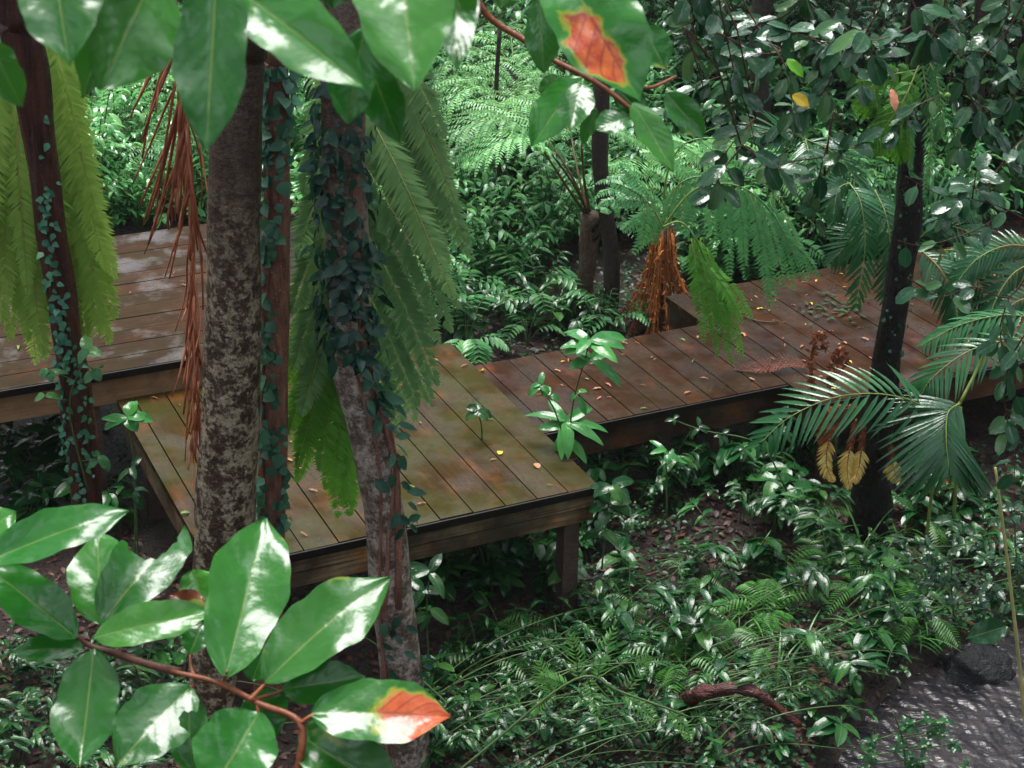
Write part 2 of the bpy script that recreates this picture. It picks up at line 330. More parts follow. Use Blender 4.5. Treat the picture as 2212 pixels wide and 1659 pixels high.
def gp(u, v):
    d = ray(u, v); t = 5.0
    for _ in range(60):
        p = CAM+d*t; dz = p.z-hgt(p.x, p.y)
        if abs(dz) < .004: break
        t += dz*1.2
        if t > 60: break
    p = CAM+d*t; p.z = hgt(p.x, p.y); return p
mb = MB(); nx, ny = 150, 170
xs = [-70+140*((i/nx)) for i in range(nx+1)]
xs = [math.copysign(abs(2*i/nx-1)**2.2*70, i/nx-.5) for i in range(nx+1)]
ys = [3+(j/ny)**1.9*80-3*(j == 0) for j in range(ny+1)]
mb.add([(x, y, hgt(x, y)+R.uniform(-.012, .012)) for y in ys for x in xs], [(j*(nx+1)+i, j*(nx+1)+i+1, (j+1)*(nx+1)+i+1, (j+1)*(nx+1)+i) for j in range(ny) for i in range(nx)])
mt, nt, N = newmat('forest_soil'); ob = N('ShaderNodeTexCoord').outputs['Object']
n1 = noise(nt, ob, 9, 8, .7); n2 = noise(nt, ob, 45, 4, .7)
col = ramp(nt, n1, [(.3, (.006, .0035, .0025)), (.55, (.022, .01, .007)), (.75, (.045, .02, .013))])
p = N('ShaderNodeBsdfPrincipled'); nt.links.new(col, p.inputs[0]); nt.links.new(ramp(nt, n2, [(.4, g(.25)), (.6, g(.7))]), p.inputs['Roughness'])
nt.links.new(bump(nt, math_(nt, 'ADD', n1, n2), .8, .05), p.inputs['Normal']); nt.links.new(p.outputs[0], N('ShaderNodeOutputMaterial').inputs[0])
tag(mb.build('ground', mt), 'dark wet forest soil under the plants and decks', None, None, 'structure')
# water
mb = MB(); NW = 420; wl = smooth_pts(STREAM[:-1]+[STREAM[-2].lerp(STREAM[-1], .3)], NW); vs = []; NC = 110
PH = [(R.uniform(30, 150), R.uniform(-.1, 1.5), R.uniform(0, 6), R.uniform(.4, 1)) for _ in range(26)]
for i, q in enumerate(wl):
    T = (wl[min(i+1, NW-1)]-wl[max(i-1, 0)]); T.z = 0; T.normalize(); S = T.cross(UP)
    for j in range(NC+1):
        x = q+S*(.46*(2*j/NC-1)); h = sum(a_*math.sin(f_*(math.cos(th)*x.x+math.sin(th)*x.y)+p_)/f_ for f_, th, p_, a_ in PH)*.06+R.uniform(-.0001, .0001)
        vs.append(x+V((0, 0, .002+h)))
mb.add(vs, [(i*(NC+1)+j, i*(NC+1)+j+1, (i+1)*(NC+1)+j+1, (i+1)*(NC+1)+j) for i in range(NW-1) for j in range(NC)])
mt, nt, N = newmat('stream_water'); ob = N('ShaderNodeTexCoord').outputs['Object']
p = N('ShaderNodeBsdfPrincipled', i_Roughness=.04, i_IOR=1.36); nt.links.new(ramp(nt, noise(nt, ob, 6, 5, .7), [(.4, (.006, .006, .008)), (.65, (.03, .024, .024))]), p.inputs[0])
w1 = noise(nt, mapping(nt, ob, (8, 22, 8), (0, 0, .9)), 1.0, 4, .6, 1.0); w2 = noise(nt, ob, 60, 2)
nt.links.new(bump(nt, math_(nt, 'ADD', w1, math_(nt, 'MULTIPLY', w2, .3)), .3, .03), p.inputs['Normal'])
nt.links.new(p.outputs[0], N('ShaderNodeOutputMaterial').inputs[0])
tag(mb.build('water', mt), 'rippling dark stream water beside the black rock', None, None, 'structure')

# ------------------------------------------------------------------ decks
def deck(name, label, a0, a1, b0, b1, z, along, mats, posts, pw=.2, first=None, group=None, beams=('front',), split=True, th=.045):
    """a along E1, b along E2; boards run along E2 ('b') or E1 ('a')"""
    t = thing(name, label, 'deck', DK((a0+a1)/2, (b0+b1)/2, z), group)
    top, bm, pm, em = mats; mb = MB(); me = MB(); g_ = .008
    lo, hi = (a0, a1) if along == 'b' else (b0, b1)
    x = lo; k = 0
    while x < hi-1e-3:
        w = min(pw, hi-x); c = R.random(); dz = R.uniform(-.002, .002)
        e = R.uniform(-.004, .004)
        if along == 'b':
            mb.box(DK(x+g_/2, b0+.006+e, z-th+dz), E1*(w-g_), E2*(b1-b0-.012), UP*th, c)
        else:
            mb.box(DK(a0+e, x+g_/2, z-th+dz), E1*(a1-a0), E2*(w-g_), UP*th, c)
        x += pw; k += 1
    o = mb.build('board_surface', top, t, smooth=False)
    bv = o.modifiers.new('b', 'BEVEL'); bv.width = .004; bv.segments = 1; bv.limit_method = 'ANGLE'
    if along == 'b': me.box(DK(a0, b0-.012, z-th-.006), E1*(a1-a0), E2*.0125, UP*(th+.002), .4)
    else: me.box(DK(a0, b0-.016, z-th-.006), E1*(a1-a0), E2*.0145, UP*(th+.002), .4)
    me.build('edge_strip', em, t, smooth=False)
    bz = z-th-.19
    def beam(nm, P, ax, ay, h=.185):
        q = MB()
        if split:
            q.box(P, ax, ay, UP*(h*.47), R.random()); q.box(P+UP*(h*.47+.006), ax*1.0, ay, UP*(h*.53-.008), R.random())
        else: q.box(P, ax, ay, UP*h, R.random())
        oo = q.build(nm, bm, t, smooth=False); b2 = oo.modifiers.new('b', 'BEVEL'); b2.width = .004; b2.segments = 1; return oo
    beam('front_beam', DK(a0+.02, b0+.022, bz), E1*(a1-a0-.04), E2*.045)
    beam('back_beam', DK(a0+.02, b1-.065, bz), E1*(a1-a0-.04), E2*.045)
    beam('side_beam', DK(a0+.02, b0+.07, bz), E1*.045, E2*(b1-b0-.14))
    beam('side_beam', DK(a1-.065, b0+.07, bz), E1*.045, E2*(b1-b0-.14))
    for (pa, pb) in posts:
        q = MB(); P = DK(pa, pb, 0); zb = hgt(P.x, P.y)-.1
        q.box(V((P.x, P.y, zb)), E1*.1, E2*.1, UP*(bz-zb+.1), R.random())
        oo = q.build('post', pm, t, smooth=False); b2 = oo.modifiers.new('b', 'BEVEL'); b2.width = .005; b2.segments = 1
    return t
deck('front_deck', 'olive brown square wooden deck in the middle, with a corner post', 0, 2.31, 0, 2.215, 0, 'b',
     (M['deck_c'], M['beam'], M['post'], M['edge_dark']), [(.08, .075), (2.1, .075), (.08, 2.03), (2.1, 2.03)])
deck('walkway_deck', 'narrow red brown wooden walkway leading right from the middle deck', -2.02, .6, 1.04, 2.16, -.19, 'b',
     (M['deck_r'], M['beam_dark'], M['post'], M['edge_dark']), [(-.4, 1.12), (-1.6, 1.12), (-.4, 1.98), (-1.6, 1.98)], split=False)
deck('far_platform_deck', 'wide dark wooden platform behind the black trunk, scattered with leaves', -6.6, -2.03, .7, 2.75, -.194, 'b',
     (M['deck_r'], M['beam_dark'], M['post'], M['edge_dark']), [(-2.3, .78), (-4.2, .78), (-6.2, .78), (-2.3, 2.5), (-4.2, 2.5)], split=False)
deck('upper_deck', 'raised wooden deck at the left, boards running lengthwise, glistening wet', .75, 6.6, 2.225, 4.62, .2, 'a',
     (M['deck_l'], M['beam_tan'], M['post'], M['edge_dark']), [(.9, 2.3), (2.4, 2.3), (4.2, 2.3), (.9, 4.4), (2.4, 4.4)], pw=.2, split=False)

# ------------------------------------------------------------------ trunks
def trunk_pts(spec, y, n=40): return smooth_pts([at(u, v, y) for u, v in spec], n)
def trunk(name, label, spec, y, wpx, mat, cat='tree', n=40, sides=28, top=None, wob=.05):
    """spec: pixels from base to top; wpx widths"""
    P = [at(u, v, y) for u, v in spec]; dep = [(p-CAM).dot(fw) for p in P]
    rad = [w/2*d/FPX for w, d in zip(wpx, dep)]
    if top: P.append(P[-1]+V(top)); rad.append(rad[-1]*.8)
    k = len(P); pts = smooth_pts(P, n); rr = [rad[min(int(i/(n-1)*(k-1)), k-2)]*(1-((i/(n-1)*(k-1))-min(int(i/(n-1)*(k-1)), k-2)))+rad[min(int(i/(n-1)*(k-1)), k-2)+1]*((i/(n-1)*(k-1))-min(int(i/(n-1)*(k-1)), k-2)) for i in range(n)]
    b = P[0]; t = thing(name, label, cat, (b.x, b.y, hgt(b.x, b.y)))
    mb = MB(); mb.tube([V((b.x, b.y, hgt(b.x, b.y)-.15))]+pts, [rr[0]*1.15]+rr, sides, wob=wob)
    mb.build('trunk', mat, t)
    return t, pts, rr
T2, T2p, T2r = trunk('forest_tree', 'thickest mottled trunk with pale lichen patches, left of the ivy covered ones', [(452, 1640), (458, 1500), (478, 1250), (487, 1080), (500, 850), (505, 600), (507, 350), (520, 120), (525, -60)], 6.95, [104, 100, 118, 134, 122, 118, 112, 104, 100], M['trunk_main'], top=(.05, 0, 3.5))
T2b, T2bp, T2br = trunk('forest_tree', 'slim straight reddish trunk behind the thickest trunk, dotted with small ivy', [(578, 1500), (584, 1200), (590, 950), (595, 650), (597, 350), (594, 150), (590, -60)], 7.3, [60, 60, 62, 60, 58, 58, 58], M['trunk_red'], top=(0, .05, 3.5))
T3, T3p, T3r = trunk('forest_tree', 'curving lichen grey trunk in the centre, its upper part clad in dark ivy', [(886, 1680), (872, 1500), (848, 1300), (828, 1100), (796, 930), (762, 780), (752, 600), (745, 400), (738, 150), (730, -60)], 6.9, [92, 94, 90, 86, 88, 92, 96, 92, 96, 96], M['trunk_center'], top=(-.02, .05, 3.5))
T1, T1p, T1r = trunk('forest_tree', 'leaning dark fibrous trunk at the far left with tiny ivy', [(206, 1330), (188, 1070), (165, 860), (142, 700), (108, 480), (80, 260), (45, 60), (15, -80)], 8.3, [74, 70, 66, 64, 64, 72, 90, 92], M['trunk_lean'], top=(-.5, .1, 3), wob=.1)
T5, T5p, T5r = trunk('fern_tree', 'black wet leaning trunk in front of the far platform', [(1880, 1120), (1888, 1010), (1905, 860), (1928, 690), (1958, 500), (1972, 300), (1985, 120), (1998, -60)], 9.45, [92, 74, 60, 58, 58, 54, 54, 54], M['trunk_black'], top=(.15, 0, 3), wob=.1)
# climbing stems on the centre trunk
def surf(P, rr, t, th, out=1.0):
    k = t*(len(P)-1); i = min(int(k), len(P)-2); f = k-i; p = P[i].lerp(P[i+1], f); T = (P[i+1]-P[i]).normalized(); r = rr[i]*(1-f)+rr[i+1]*f
    a = V((1, 0, 0)); a = (a-T*a.dot(T)).normalized(); b = T.cross(a)     # b points away from camera (+y)
    d = a*math.cos(th)+b*math.sin(th); return p+d*r*out, d, T
def t_at_v(P, v):
    best = min(range(len(P)), key=lambda i: abs(829.5-FPX*((P[i]-CAM).dot(up))/((P[i]-CAM).dot(fw))-v)); return best/(len(P)-1)
def ivy(name, label, P, rr, v0, v1, n, Lr, mat, th_c=-1.57, th_s=1.4, stems=(), out=1.08, dens=None, shape=(.35, .8), wr=.85, stick=.25, group=None, runs=None, smat=None):
    b, _, _ = surf(P, rr, t_at_v(P, v1), th_c); t = thing(name, label, 'ivy', tuple(b), group)
    mb = MB(); t0, t1 = t_at_v(P, v0), t_at_v(P, v1)
    for i in range(n):
        q = R.random(); q = dens(q) if dens else q
        if runs:
            r_ = R.choice(runs); th = r_(q)+R.gauss(0, .22)
        else: th = th_c+R.gauss(0, th_s*.5)
        p, d, T = surf(P, rr, t0+(t1-t0)*q, th, out+R.uniform(0, stick))
        dirn = (-T*R.uniform(.1, 1)+T.cross(d)*R.uniform(-1.1, 1.1)+d*R.uniform(.05, .7)).normalized()
        L = R.uniform(*Lr); mb.leaf(p, dirn, d+UP*R.uniform(.1, .9)+V((R.uniform(-.3, .3), 0, 0)), L, L*wr*R.uniform(.8, 1.1), .15, .35, 4, 1, *shape)
    mb.build('leaves', mat, t)
    ms = MB()
    for s_ in stems:
        pts = [surf(P, rr, t_at_v(P, v), th, 1.06)[0] for v, th in s_[0]]; ms.tube(smooth_pts(pts, 26), s_[1], 7, wob=.12)
    if stems: ms.build('climbing_stem', smat or M['trunk_red'], t)
    return t
ivy('ivy', 'dense dark ivy wrapped around the upper centre trunk', T3p, T3r, 180, 745, 360, (.035, .11), M['ivy_dark'], th_s=2.1, out=1.06, stick=.55, wr=.55, shape=(.4, .85),
    stems=[([(300, -.9), (500, -1.0), (700, -.9), (820, -.55), (900, -.25), (1000, -.3), (1100, -.7), (1300, -1.2)], .018), ([(650, -1.5), (800, -1.3), (1000, -1.25), (1300, -2.1), (1500, -2.2)], .008), ([(850, -.6), (1000, -.5), (1200, -1.5), (1500, -2.6), (1640, -2.5)], .011)])
ivy('ivy', 'loose trail of glossy ivy leaves down the right side of the curving trunk', T3p, T3r, 740, 1150, 42, (.07, .12), M['ivy_dark'], th_c=-.6, th_s=.8, out=1.12, stick=.5, wr=.5, shape=(.5, .8))
ivy('ivy', 'few small ivy leaves low on the curving lichen trunk', T3p, T3r, 1180, 1420, 12, (.05, .08), M['ivy_dark'], th_c=-1.2, th_s=.9, wr=.55, shape=(.5, .8))
ivy('ivy', 'small teal ivy climbing the slim reddish trunk', T2bp, T2br, 130, 1130, 280, (.028, .08), M['ivy_teal'], runs=[lambda q: -2.3+.3*math.sin(q*9), lambda q: -1.3+.7*math.sin(q*7+1)], wr=.95, shape=(.25, .9), out=1.05, stick=.35, stems=[([(200, -2.2), (500, -2.0), (800, -2.3), (1100, -2.0)], .006)])
ivy('ivy', 'tiny ivy leaves in a line up the leaning dark trunk', T1p, T1r, 240, 1060, 190, (.028, .055), M['ivy_teal'], runs=[lambda q: -1.75+.5*math.sin(q*6), lambda q: -1.3+.35*math.sin(q*8+2)], wr=.8, shape=(.25, .9), dens=lambda q: q**.6)
ivy('ivy', 'sparse small ivy on the black wet trunk', T5p, T5r, 430, 760, 30, (.018, .042), M['ivy_dark'], th_c=-1.6, th_s=1.6, wr=.8, shape=(.25, .9), out=1.1)

# ------------------------------------------------------------------ fern makers
def pinna(mb, pts, n, pl, pw, N, ang=1.1, c=None, prof=lambda t: (1-t**2.2)*min(1, .55+t*3), droop=0.1, jit=.08, skip=0):
    """row of narrow pinnules along pts"""
    P = smooth_pts(pts, n+1)
    for i in range(n):
        t = i/n; T = (P[i+1]-P[i]).normalized(); S = T.cross(N).normalized(); NN = S.cross(T); L = pl*max(.08, prof(t))
        cc = R.random() if c is None else min(1, max(0, c+R.uniform(-.15, .15)))
        for sg in (1, -1):
            if skip and R.random() < skip: continue
            a = ang+R.uniform(-jit, jit); d = (S*sg*math.sin(a)+T*math.cos(a)-NN*R.uniform(0, .3)-UP*droop*R.uniform(.5, 1.6)).normalized()
            mb.kite(P[i], d, (NN+V((R.uniform(-.18, .18), R.uniform(-.18, .18), R.uniform(-.18, .18)))).normalized(), L*R.uniform(.85, 1.08), pw, cc, .12, .3)
def frond(parent, mat, smat, pts, N, pl, n, pang=1.0, pn=22, plen=.05, pwid=.012, prof=None, droop=.25, rr=.006, bare=0.0, c=None, name='frond', axis_down=0):
    prof = prof or (lambda t: math.sin(math.pi*(.12+.85*t))**.8)
    P = smooth_pts(pts, n+1); mb = MB(); ms = MB(); ms.tube(P, [rr*(1-.7*i/n) for i in range(n+1)], 5)
    for i in range(1, n+1):
        t = i/n
        if t < bare: continue
        T = (P[i]-P[i-1]).normalized(); S = T.cross(V(N)).normalized(); NN = S.cross(T); tt = (t-bare)/(1-bare)
        L = pl*prof(tt)
        for sg in (1, -1):
            a = pang*(1-.35*tt)+R.uniform(-.06, .06); d = (S*sg*math.sin(a)+T*math.cos(a)).normalized(); L_ = L*R.uniform(.9, 1.08)
            q = [P[i]+d*L_*s-UP*(droop*L_*s*s)+NN*(.06*L_*math.sin(s*3)) for s in (0, .35, .7, 1)]
            k = max(5, int(pn*min(1, .4+prof(tt)*.6)))
            pinna(mb, q, k, plen*(.5+.5*prof(tt)), pwid, NN, c=c)
            if rr > .002: ms.tube(q, [.0022, .0018, .0014, .0008], 3, cap=False)
    mb.tube(P, rr*.8, 3)
    f = mb.build(name, mat, parent); ms.build('rachis', smat, f); return f
def pinnate(parent, mat, smat, pts, N, pl, n, pw, pang=1.05, droop=.25, rr=.006, prof=None, name='frond', fold=.3, curl=.5, bare=.0):
    prof = prof or (lambda t: math.sin(math.pi*(.15+.78*t))**.7)
    P = smooth_pts(pts, n+1); mb = MB(); ms = MB(); ms.tube(P, [rr*(1-.7*i/n) for i in range(n+1)], 5)
    for i in range(1, n+1):
        t = i/n
        if t < bare: continue
        T = (P[i]-P[i-1]).normalized(); S = T.cross(V(N)).normalized(); NN = S.cross(T); tt = (t-bare)/(1-bare)
        for sg in (1, -1):
            a = pang*(1-.4*tt)+R.uniform(-.08, .08); d = (S*sg*math.sin(a)+T*math.cos(a)-UP*droop*R.uniform(.5, 1.2)).normalized()
            mb.leaf(P[i], d, NN, pl*prof(tt)*R.uniform(.9, 1.08), pw, fold, curl, 5, 1, .35, .8)
    f = mb.build(name, mat, parent); ms.build('rachis', smat, f); return f
M['rachis_y'] = plain_mat('yellow_rachis', (.22, .2, .06), (.4, .36, .14), 20, .5)
M['rachis_b'] = plain_mat('brown_rachis', (.05, .035, .012), (.12, .08, .03), 20, .5)
M['rachis_g'] = plain_mat('green_rachis', (.1, .16, .03), (.22, .28, .07), 20, .5)
CN = V((.1, -.72, .68))                                  # faces of fronds that hang towards the viewer

# big hanging fronds of the tall tree ferns
def hang_frond(parent, rach, y, pins, mat, plen, pwid, spacing, smat, dbl=True):
    """rach: pixels of the rachis; pins: (u0,v0,u1,v1[,dy]) midribs"""
    mb = MB(); ms = MB(); ml = MB(); R_ = [at(u, v, y) for u, v in rach]; ms.tube(smooth_pts(R_, 24), [(.008 if dbl == 2 else .013)*(1-.6*i/23) for i in range(24)], 7)
    if dbl == 2: pins = list(pins)+[(q[0]+R.uniform(8, 22), q[1]+R.uniform(-6, 10), q[2]+R.uniform(10, 34), q[3]+R.uniform(-50, 10), .06) for q in pins]
    elif dbl: pins = list(pins)+[(q[0], q[1]+R.uniform(25, 60), q[2]+R.uniform(-30, 24), q[3]+R.uniform(10, 60), .09) for q in pins]
    for q in pins:
        u0, v0, u1, v1 = q[:4]; dy = -.3; y_ = y+(q[4] if len(q) > 4 else 0)
        A = at(u0, v0, y_); B = at(u1, v1, y_+dy*abs(v1-v0)/400); d = B-A; L = d.length; S = d.cross(CN).normalized()
        mid = A+d*.5+UP*(.04*L)+CN*(.03*L); pts = [A, mid, B]; n = int(L/spacing)
        pinna(mb, pts, n, plen, pwid, CN+V((R.uniform(-.2, .2), 0, R.uniform(-.2, .2))), 1.05, c=R.uniform(0, 1), prof=lambda t: (1-t**3)**.7*min(1, .35+t*2.2)*R.choice((1, 1, 1, .93, .85)), droop=.18, skip=.07)
        ms.tube(smooth_pts(pts, 8), [(.0026 if dbl == 2 else .0032)-.0003*i for i in range(8)], 4)
    if dbl == 2: mb.tube(smooth_pts(R_, 20), .006, 4)
    f = mb.build('frond', mat, parent); ms.build('rachis', smat, f); return f
tfc = thing('tree_fern', 'tall tree fern whose large green fronds hang behind the ivy clad trunk', 'tree fern', tuple(at(760, 1080, 7.6)))
hang_frond(tfc, [(820, -120), (800, 60), (790, 200)], 7.75, [(800, 10, 962, 300), (812, 70, 985, 440), (806, 130, 1006, 520), (790, 170, 960, 560)], M['fern_hang'], .165, .021, .0125, M['rachis_y'])
hang_frond(tfc, [(770, -120), (752, 100), (745, 300), (742, 560), (744, 800), (750, 980)], 7.5,
           [(748, 160, 982, 650), (746, 290, 978, 720), (744, 420, 948, 835), (743, 540, 905, 880), (742, 640, 850, 900),
            (745, 130, 655, 420), (745, 260, 640, 560), (744, 400, 628, 680), (742, 520, 632, 800), (742, 620, 650, 900), (748, 60, 690, 330), (745, 200, 690, 520), (744, 330, 676, 640), (742, 460, 680, 760)], M['fern_hang'], .16, .021, .0125, M['rachis_y'])
hang_frond(tfc, [(742, 560), (735, 800), (742, 1060)], 7.55, [(742, 600, 640, 880), (742, 690, 660, 960), (742, 760, 690, 1020), (742, 830, 722, 1075), (742, 860, 758, 1085), (742, 600, 700, 800), (744, 700, 790, 930), (742, 640, 622, 940), (742, 700, 640, 1010), (742, 560, 610, 800)], M['fern_low'], .14, .02, .0125, M['rachis_g'])
tfl = thing('tree_fern', 'tall tree fern at the far left with hanging yellow green fronds', 'tree fern', tuple(at(100, 1000, 8.7)))
hang_frond(tfl, [(-10, -100), (15, 150), (40, 400)], 8.75, [(28, 120, 60, 640), (10, 100, -45, 640), (60, 200, 110, 640), (30, 240, 5, 700), (45, 330, 60, 740), (20, 200, -20, 560), (35, 300, 95, 770)], M['fern_yellow'], .17, .021, .0125, M['rachis_y'])
hang_frond(tfl, [(90, -100), (112, 120), (130, 300), (140, 480)], 8.7, [(108, 60, 178, 330), (110, 120, 215, 480), (114, 180, 232, 590), (122, 290, 228, 680), (130, 380, 220, 725), (138, 470, 190, 735), (110, 150, 95, 480), (120, 250, 118, 620), (130, 350, 150, 740)], M['fern_yellow'], .165, .021, .0125, M['rachis_y'])

# middle distance tree ferns
def pxp(L): return [at(u, v, y) for u, v, y in L]
tfa = thing('tree_fern', 'young tree fern with a stubby brown trunk and pale upright fronds', 'tree fern', tuple(gp(1262, 650)))
b = gp(1262, 655); mb = MB(); yb = b.y
tp = pxp([(1262, 655, yb), (1266, 600, yb), (1272, 530, yb), (1277, 462, yb)]); mb.tube([b-UP*.1]+smooth_pts(tp, 14), [.075]+[.065+.02*(i/13) for i in range(14)], 14, wob=.15); mb.build('trunk', M['trunk_fern'], tfa)
def stalk_frond(par, mat, st, bl, N, pl, n, **k):
    f = frond(par, mat, M['rachis_g'], pxp(bl), N, pl, n, **k); ms = MB(); ms.tube(smooth_pts(pxp(st), 14), [.014*(1-.4*i/13) for i in range(14)], 6); ms.build('stalk', M['rachis_b'], f); return f
y0 = yb
kw = dict(pn=16, plen=.075, pwid=.02, droop=.3)
stalk_frond(tfa, M['fern_pale'], [(1264, 462, y0), (1222, 400, y0-.1), (1172, 322, y0-.2)], [(1172, 322, y0-.2), (1110, 268, y0-.3), (1040, 262, y0-.45), (965, 290, y0-.6)], UP, .5, 10, **kw)
stalk_frond(tfa, M['fern_pale'], [(1268, 460, y0), (1240, 390, y0), (1200, 325, y0+.1)], [(1200, 325, y0+.1), (1150, 262, y0+.3), (1080, 232, y0+.5), (1000, 215, y0+.7)], UP, .48, 10, **kw)
stalk_frond(tfa, M['fern_pale'], [(1274, 458, y0), (1262, 390, y0), (1256, 308, y0)], [(1256, 308, y0), (1290, 282, y0+.1), (1340, 290, y0+.2), (1400, 330, y0+.2)], UP, .44, 10, **kw)
stalk_frond(tfa, M['fern_pale'], [(1270, 460, y0), (1240, 400, y0-.2), (1190, 330, y0-.4)], [(1190, 330, y0-.4), (1140, 300, y0-.55), (1080, 305, y0-.7), (1010, 350, y0-.8)], UP, .42, 10, **kw)
stalk_frond(tfa, M['fern_pale'], [(1270, 460, y0), (1250, 380, y0+.2), (1235, 300, y0+.5)], [(1235, 300, y0+.5), (1210, 250, y0+.7), (1160, 220, y0+.9), (1110, 210, y0+1.0)], UP, .44, 10, **kw)
ms = MB(); ms.tube(smooth_pts(pxp([(1280, 500, y0-.1), (1300, 472, y0-.2), (1325, 455, y0-.3)]), 8), .018, 6); ms.tube(smooth_pts(pxp([(1283, 520, y0-.1), (1310, 490, y0-.2), (1335, 470, y0-.3)]), 8), .016, 6); ms.build('cut_stalk', M['trunk_black'], tfa)

M['fern_b'] = leaf_mat('fresh_fern', (.06, .22, .02), (.08, .27, .03), (.1, .32, .035), rough=.35, trans=.3, nscale=40, bstr=.1)
yb2 = gp(1420, 735).y+.25
tfb = thing('tree_fern', 'spreading tree fern above the walkway with a rusty skirt of dead fronds', 'tree fern', tuple(at(1425, 735, yb2)))
cr = (1432, 490)
mb = MB(); P = pxp([(1424, 760, yb2), (1428, 600, yb2), (1432, 488, yb2)]); mb.tube(smooth_pts([V((P[0].x, P[0].y, hgt(P[0].x, P[0].y)-.1))]+P, 12), .06, 12, wob=.15); mb.build('trunk', M['trunk_fern'], tfb)
mb = MB()
for i in range(46):
    a = R.uniform(0, 6.28); r0 = R.uniform(.04, .1); L = R.uniform(.6, 1.3); base = P[2]-UP*R.uniform(0, .15)
    d = V((math.cos(a), math.sin(a), 0)); sp = R.uniform(.15, .38)
    pts = smooth_pts([base+d*r0, base+d*(r0+.05)-UP*L*.4, base+d*(r0+sp*.6)-UP*L*.75, base+d*(r0+sp)-UP*L], 9)
    mb.tube(pts, .006, 4, c=R.random())
    for q in range(1, 9):
        for k in range(5):
            dd = V((R.uniform(-1, 1), R.uniform(-1, 1), R.uniform(-1.2, .2))).normalized(); mb.kite(pts[q]+V((R.uniform(-.02, .02), 0, R.uniform(-.04, .04))), dd, V((R.uniform(-1, 1), -1, .3)).normalized(), R.uniform(.025, .06), .018, R.random(), .3)
mb.build('dead_frond_skirt', M['skirt'], tfb)
kw = dict(pn=13, plen=.085, pwid=.021, droop=.45, bare=.1)
for L, mt, pl in [([(1430, 488), (1400, 420), (1350, 400), (1310, 450)], 'fern_mid', .26), ([(1430, 488), (1390, 380), (1340, 350), (1300, 370)], 'fern_pale', .3),
                  ([(1432, 488), (1480, 370), (1550, 320), (1640, 370), (1690, 460)], 'fern_pale', .34), ([(1432, 488), (1440, 390), (1460, 340), (1500, 310)], 'fern_pale', .3), ([(1432, 488), (1500, 350), (1580, 310), (1650, 320)], 'fern_pale', .34)]:
    n_ = len(L); front = mt != 'fern_pale'
    pts = [(u, v, yb2+(-1.35 if front else .5)*(i/(n_-1))) for i, (u, v) in enumerate(L)]
    frond(tfb, M[mt], M['rachis_g'], pxp(pts), UP if not front else V((0, -.75, .8)), pl*1.2, 9, **kw)
CMB = dict(dbl=2)
hang_frond(tfb, [(1432, 490), (1470, 480), (1505, 520), (1535, 590)], 10.55, [(1493, 515, 1522, 745), (1510, 540, 1552, 775), (1522, 560, 1582, 790), (1530, 575, 1608, 700), (1535, 590, 1560, 700), (1500, 520, 1500, 660)], M['fern_b'], .09, .023, .021, M['rachis_g'], **CMB)
hang_frond(tfb, [(1432, 490), (1500, 410), (1590, 400), (1660, 450), (1710, 530)], 11.1, [(1560, 400, 1578, 606), (1595, 402, 1610, 610), (1620, 415, 1664, 668), (1645, 435, 1696, 632), (1672, 460, 1732, 612), (1700, 510, 1772, 600), (1530, 402, 1545, 560)], M['fern_mid'], .1, .024, .024, M['rachis_g'], **CMB)
hang_frond(tfb, [(1432, 490), (1450, 420), (1490, 385), (1560, 380)], 11.35, [(1487, 388, 1464, 505), (1520, 382, 1482, 508), (1555, 382, 1522, 520), (1460, 405, 1430, 500)], M['fern_mid'], .1, .024, .025, M['rachis_g'], **CMB)
hang_frond(tfb, [(1432, 490), (1410, 450), (1380, 420), (1340, 400)], 11.3, [(1425, 470, 1366, 552), (1405, 440, 1310, 432), (1412, 452, 1340, 500), (1390, 425, 1318, 392), (1400, 435, 1385, 540)], M['fern_mid'], .1, .024, .025, M['rachis_g'], **CMB)
hang_frond(tfb, [(1432, 490), (1440, 380), (1480, 310), (1560, 300), (1630, 330)], 12.1, [(1440, 340, 1500, 395), (1470, 312, 1560, 390), (1510, 302, 1600, 392), (1550, 300, 1650, 385), (1590, 308, 1690, 400), (1620, 325, 1730, 440), (1450, 340, 1380, 330), (1480, 310, 1400, 296)], M['fern_pale'], .1, .024, .025, M['rachis_g'], **CMB)
ms = MB(); kk = 0
# thin dark trunks
def pole(label, spec, w, mat='trunk_thin', name='sapling_tree', y=None, group=None):
    b = gp(*spec[0]); y = y or b.y; P = [at(u, v, y) for u, v in spec]; d = (P[0]-CAM).dot(fw); t = thing(name, label, 'tree', (b.x, b.y, b.z), group)
    mb = MB(); mb.tube([b-UP*.1]+smooth_pts(P, 14), [w*d/FPX/2*1.2]+[w*d/FPX/2]*14, 10, wob=.1); mb.build('trunk', M[mat], t); return t
pole('dark trunk standing just right of the stubby fern trunk', [(1315, 690), (1322, 560), (1300, 400), (1296, 300), (1300, 150)], 34)
pole('thin dark stem behind the pale fern fronds', [(1075, 520), (1078, 400), (1072, 200), (1080, 60)], 9)
pole('slim brown trunk on the bright bank at upper left', [(258, 330), (256, 240), (262, 120), (262, -30)], 14)
pole('slim brown sapling beside the hanging dead frond', [(330, 300), (333, 200), (338, 60)], 10)
pole('thick dark trunk in the gloom at upper right', [(1640, 420), (1645, 300), (1640, 100), (1650, -40)], 40)
pole('dark trunk deep in the shade at the right edge', [(2120, 420), (2110, 250), (2120, 60), (2125, -60)], 30)
pole('grey stem left of the pale ferns in the middle', [(1225, 300), (1222, 180), (1228, 40)], 16)

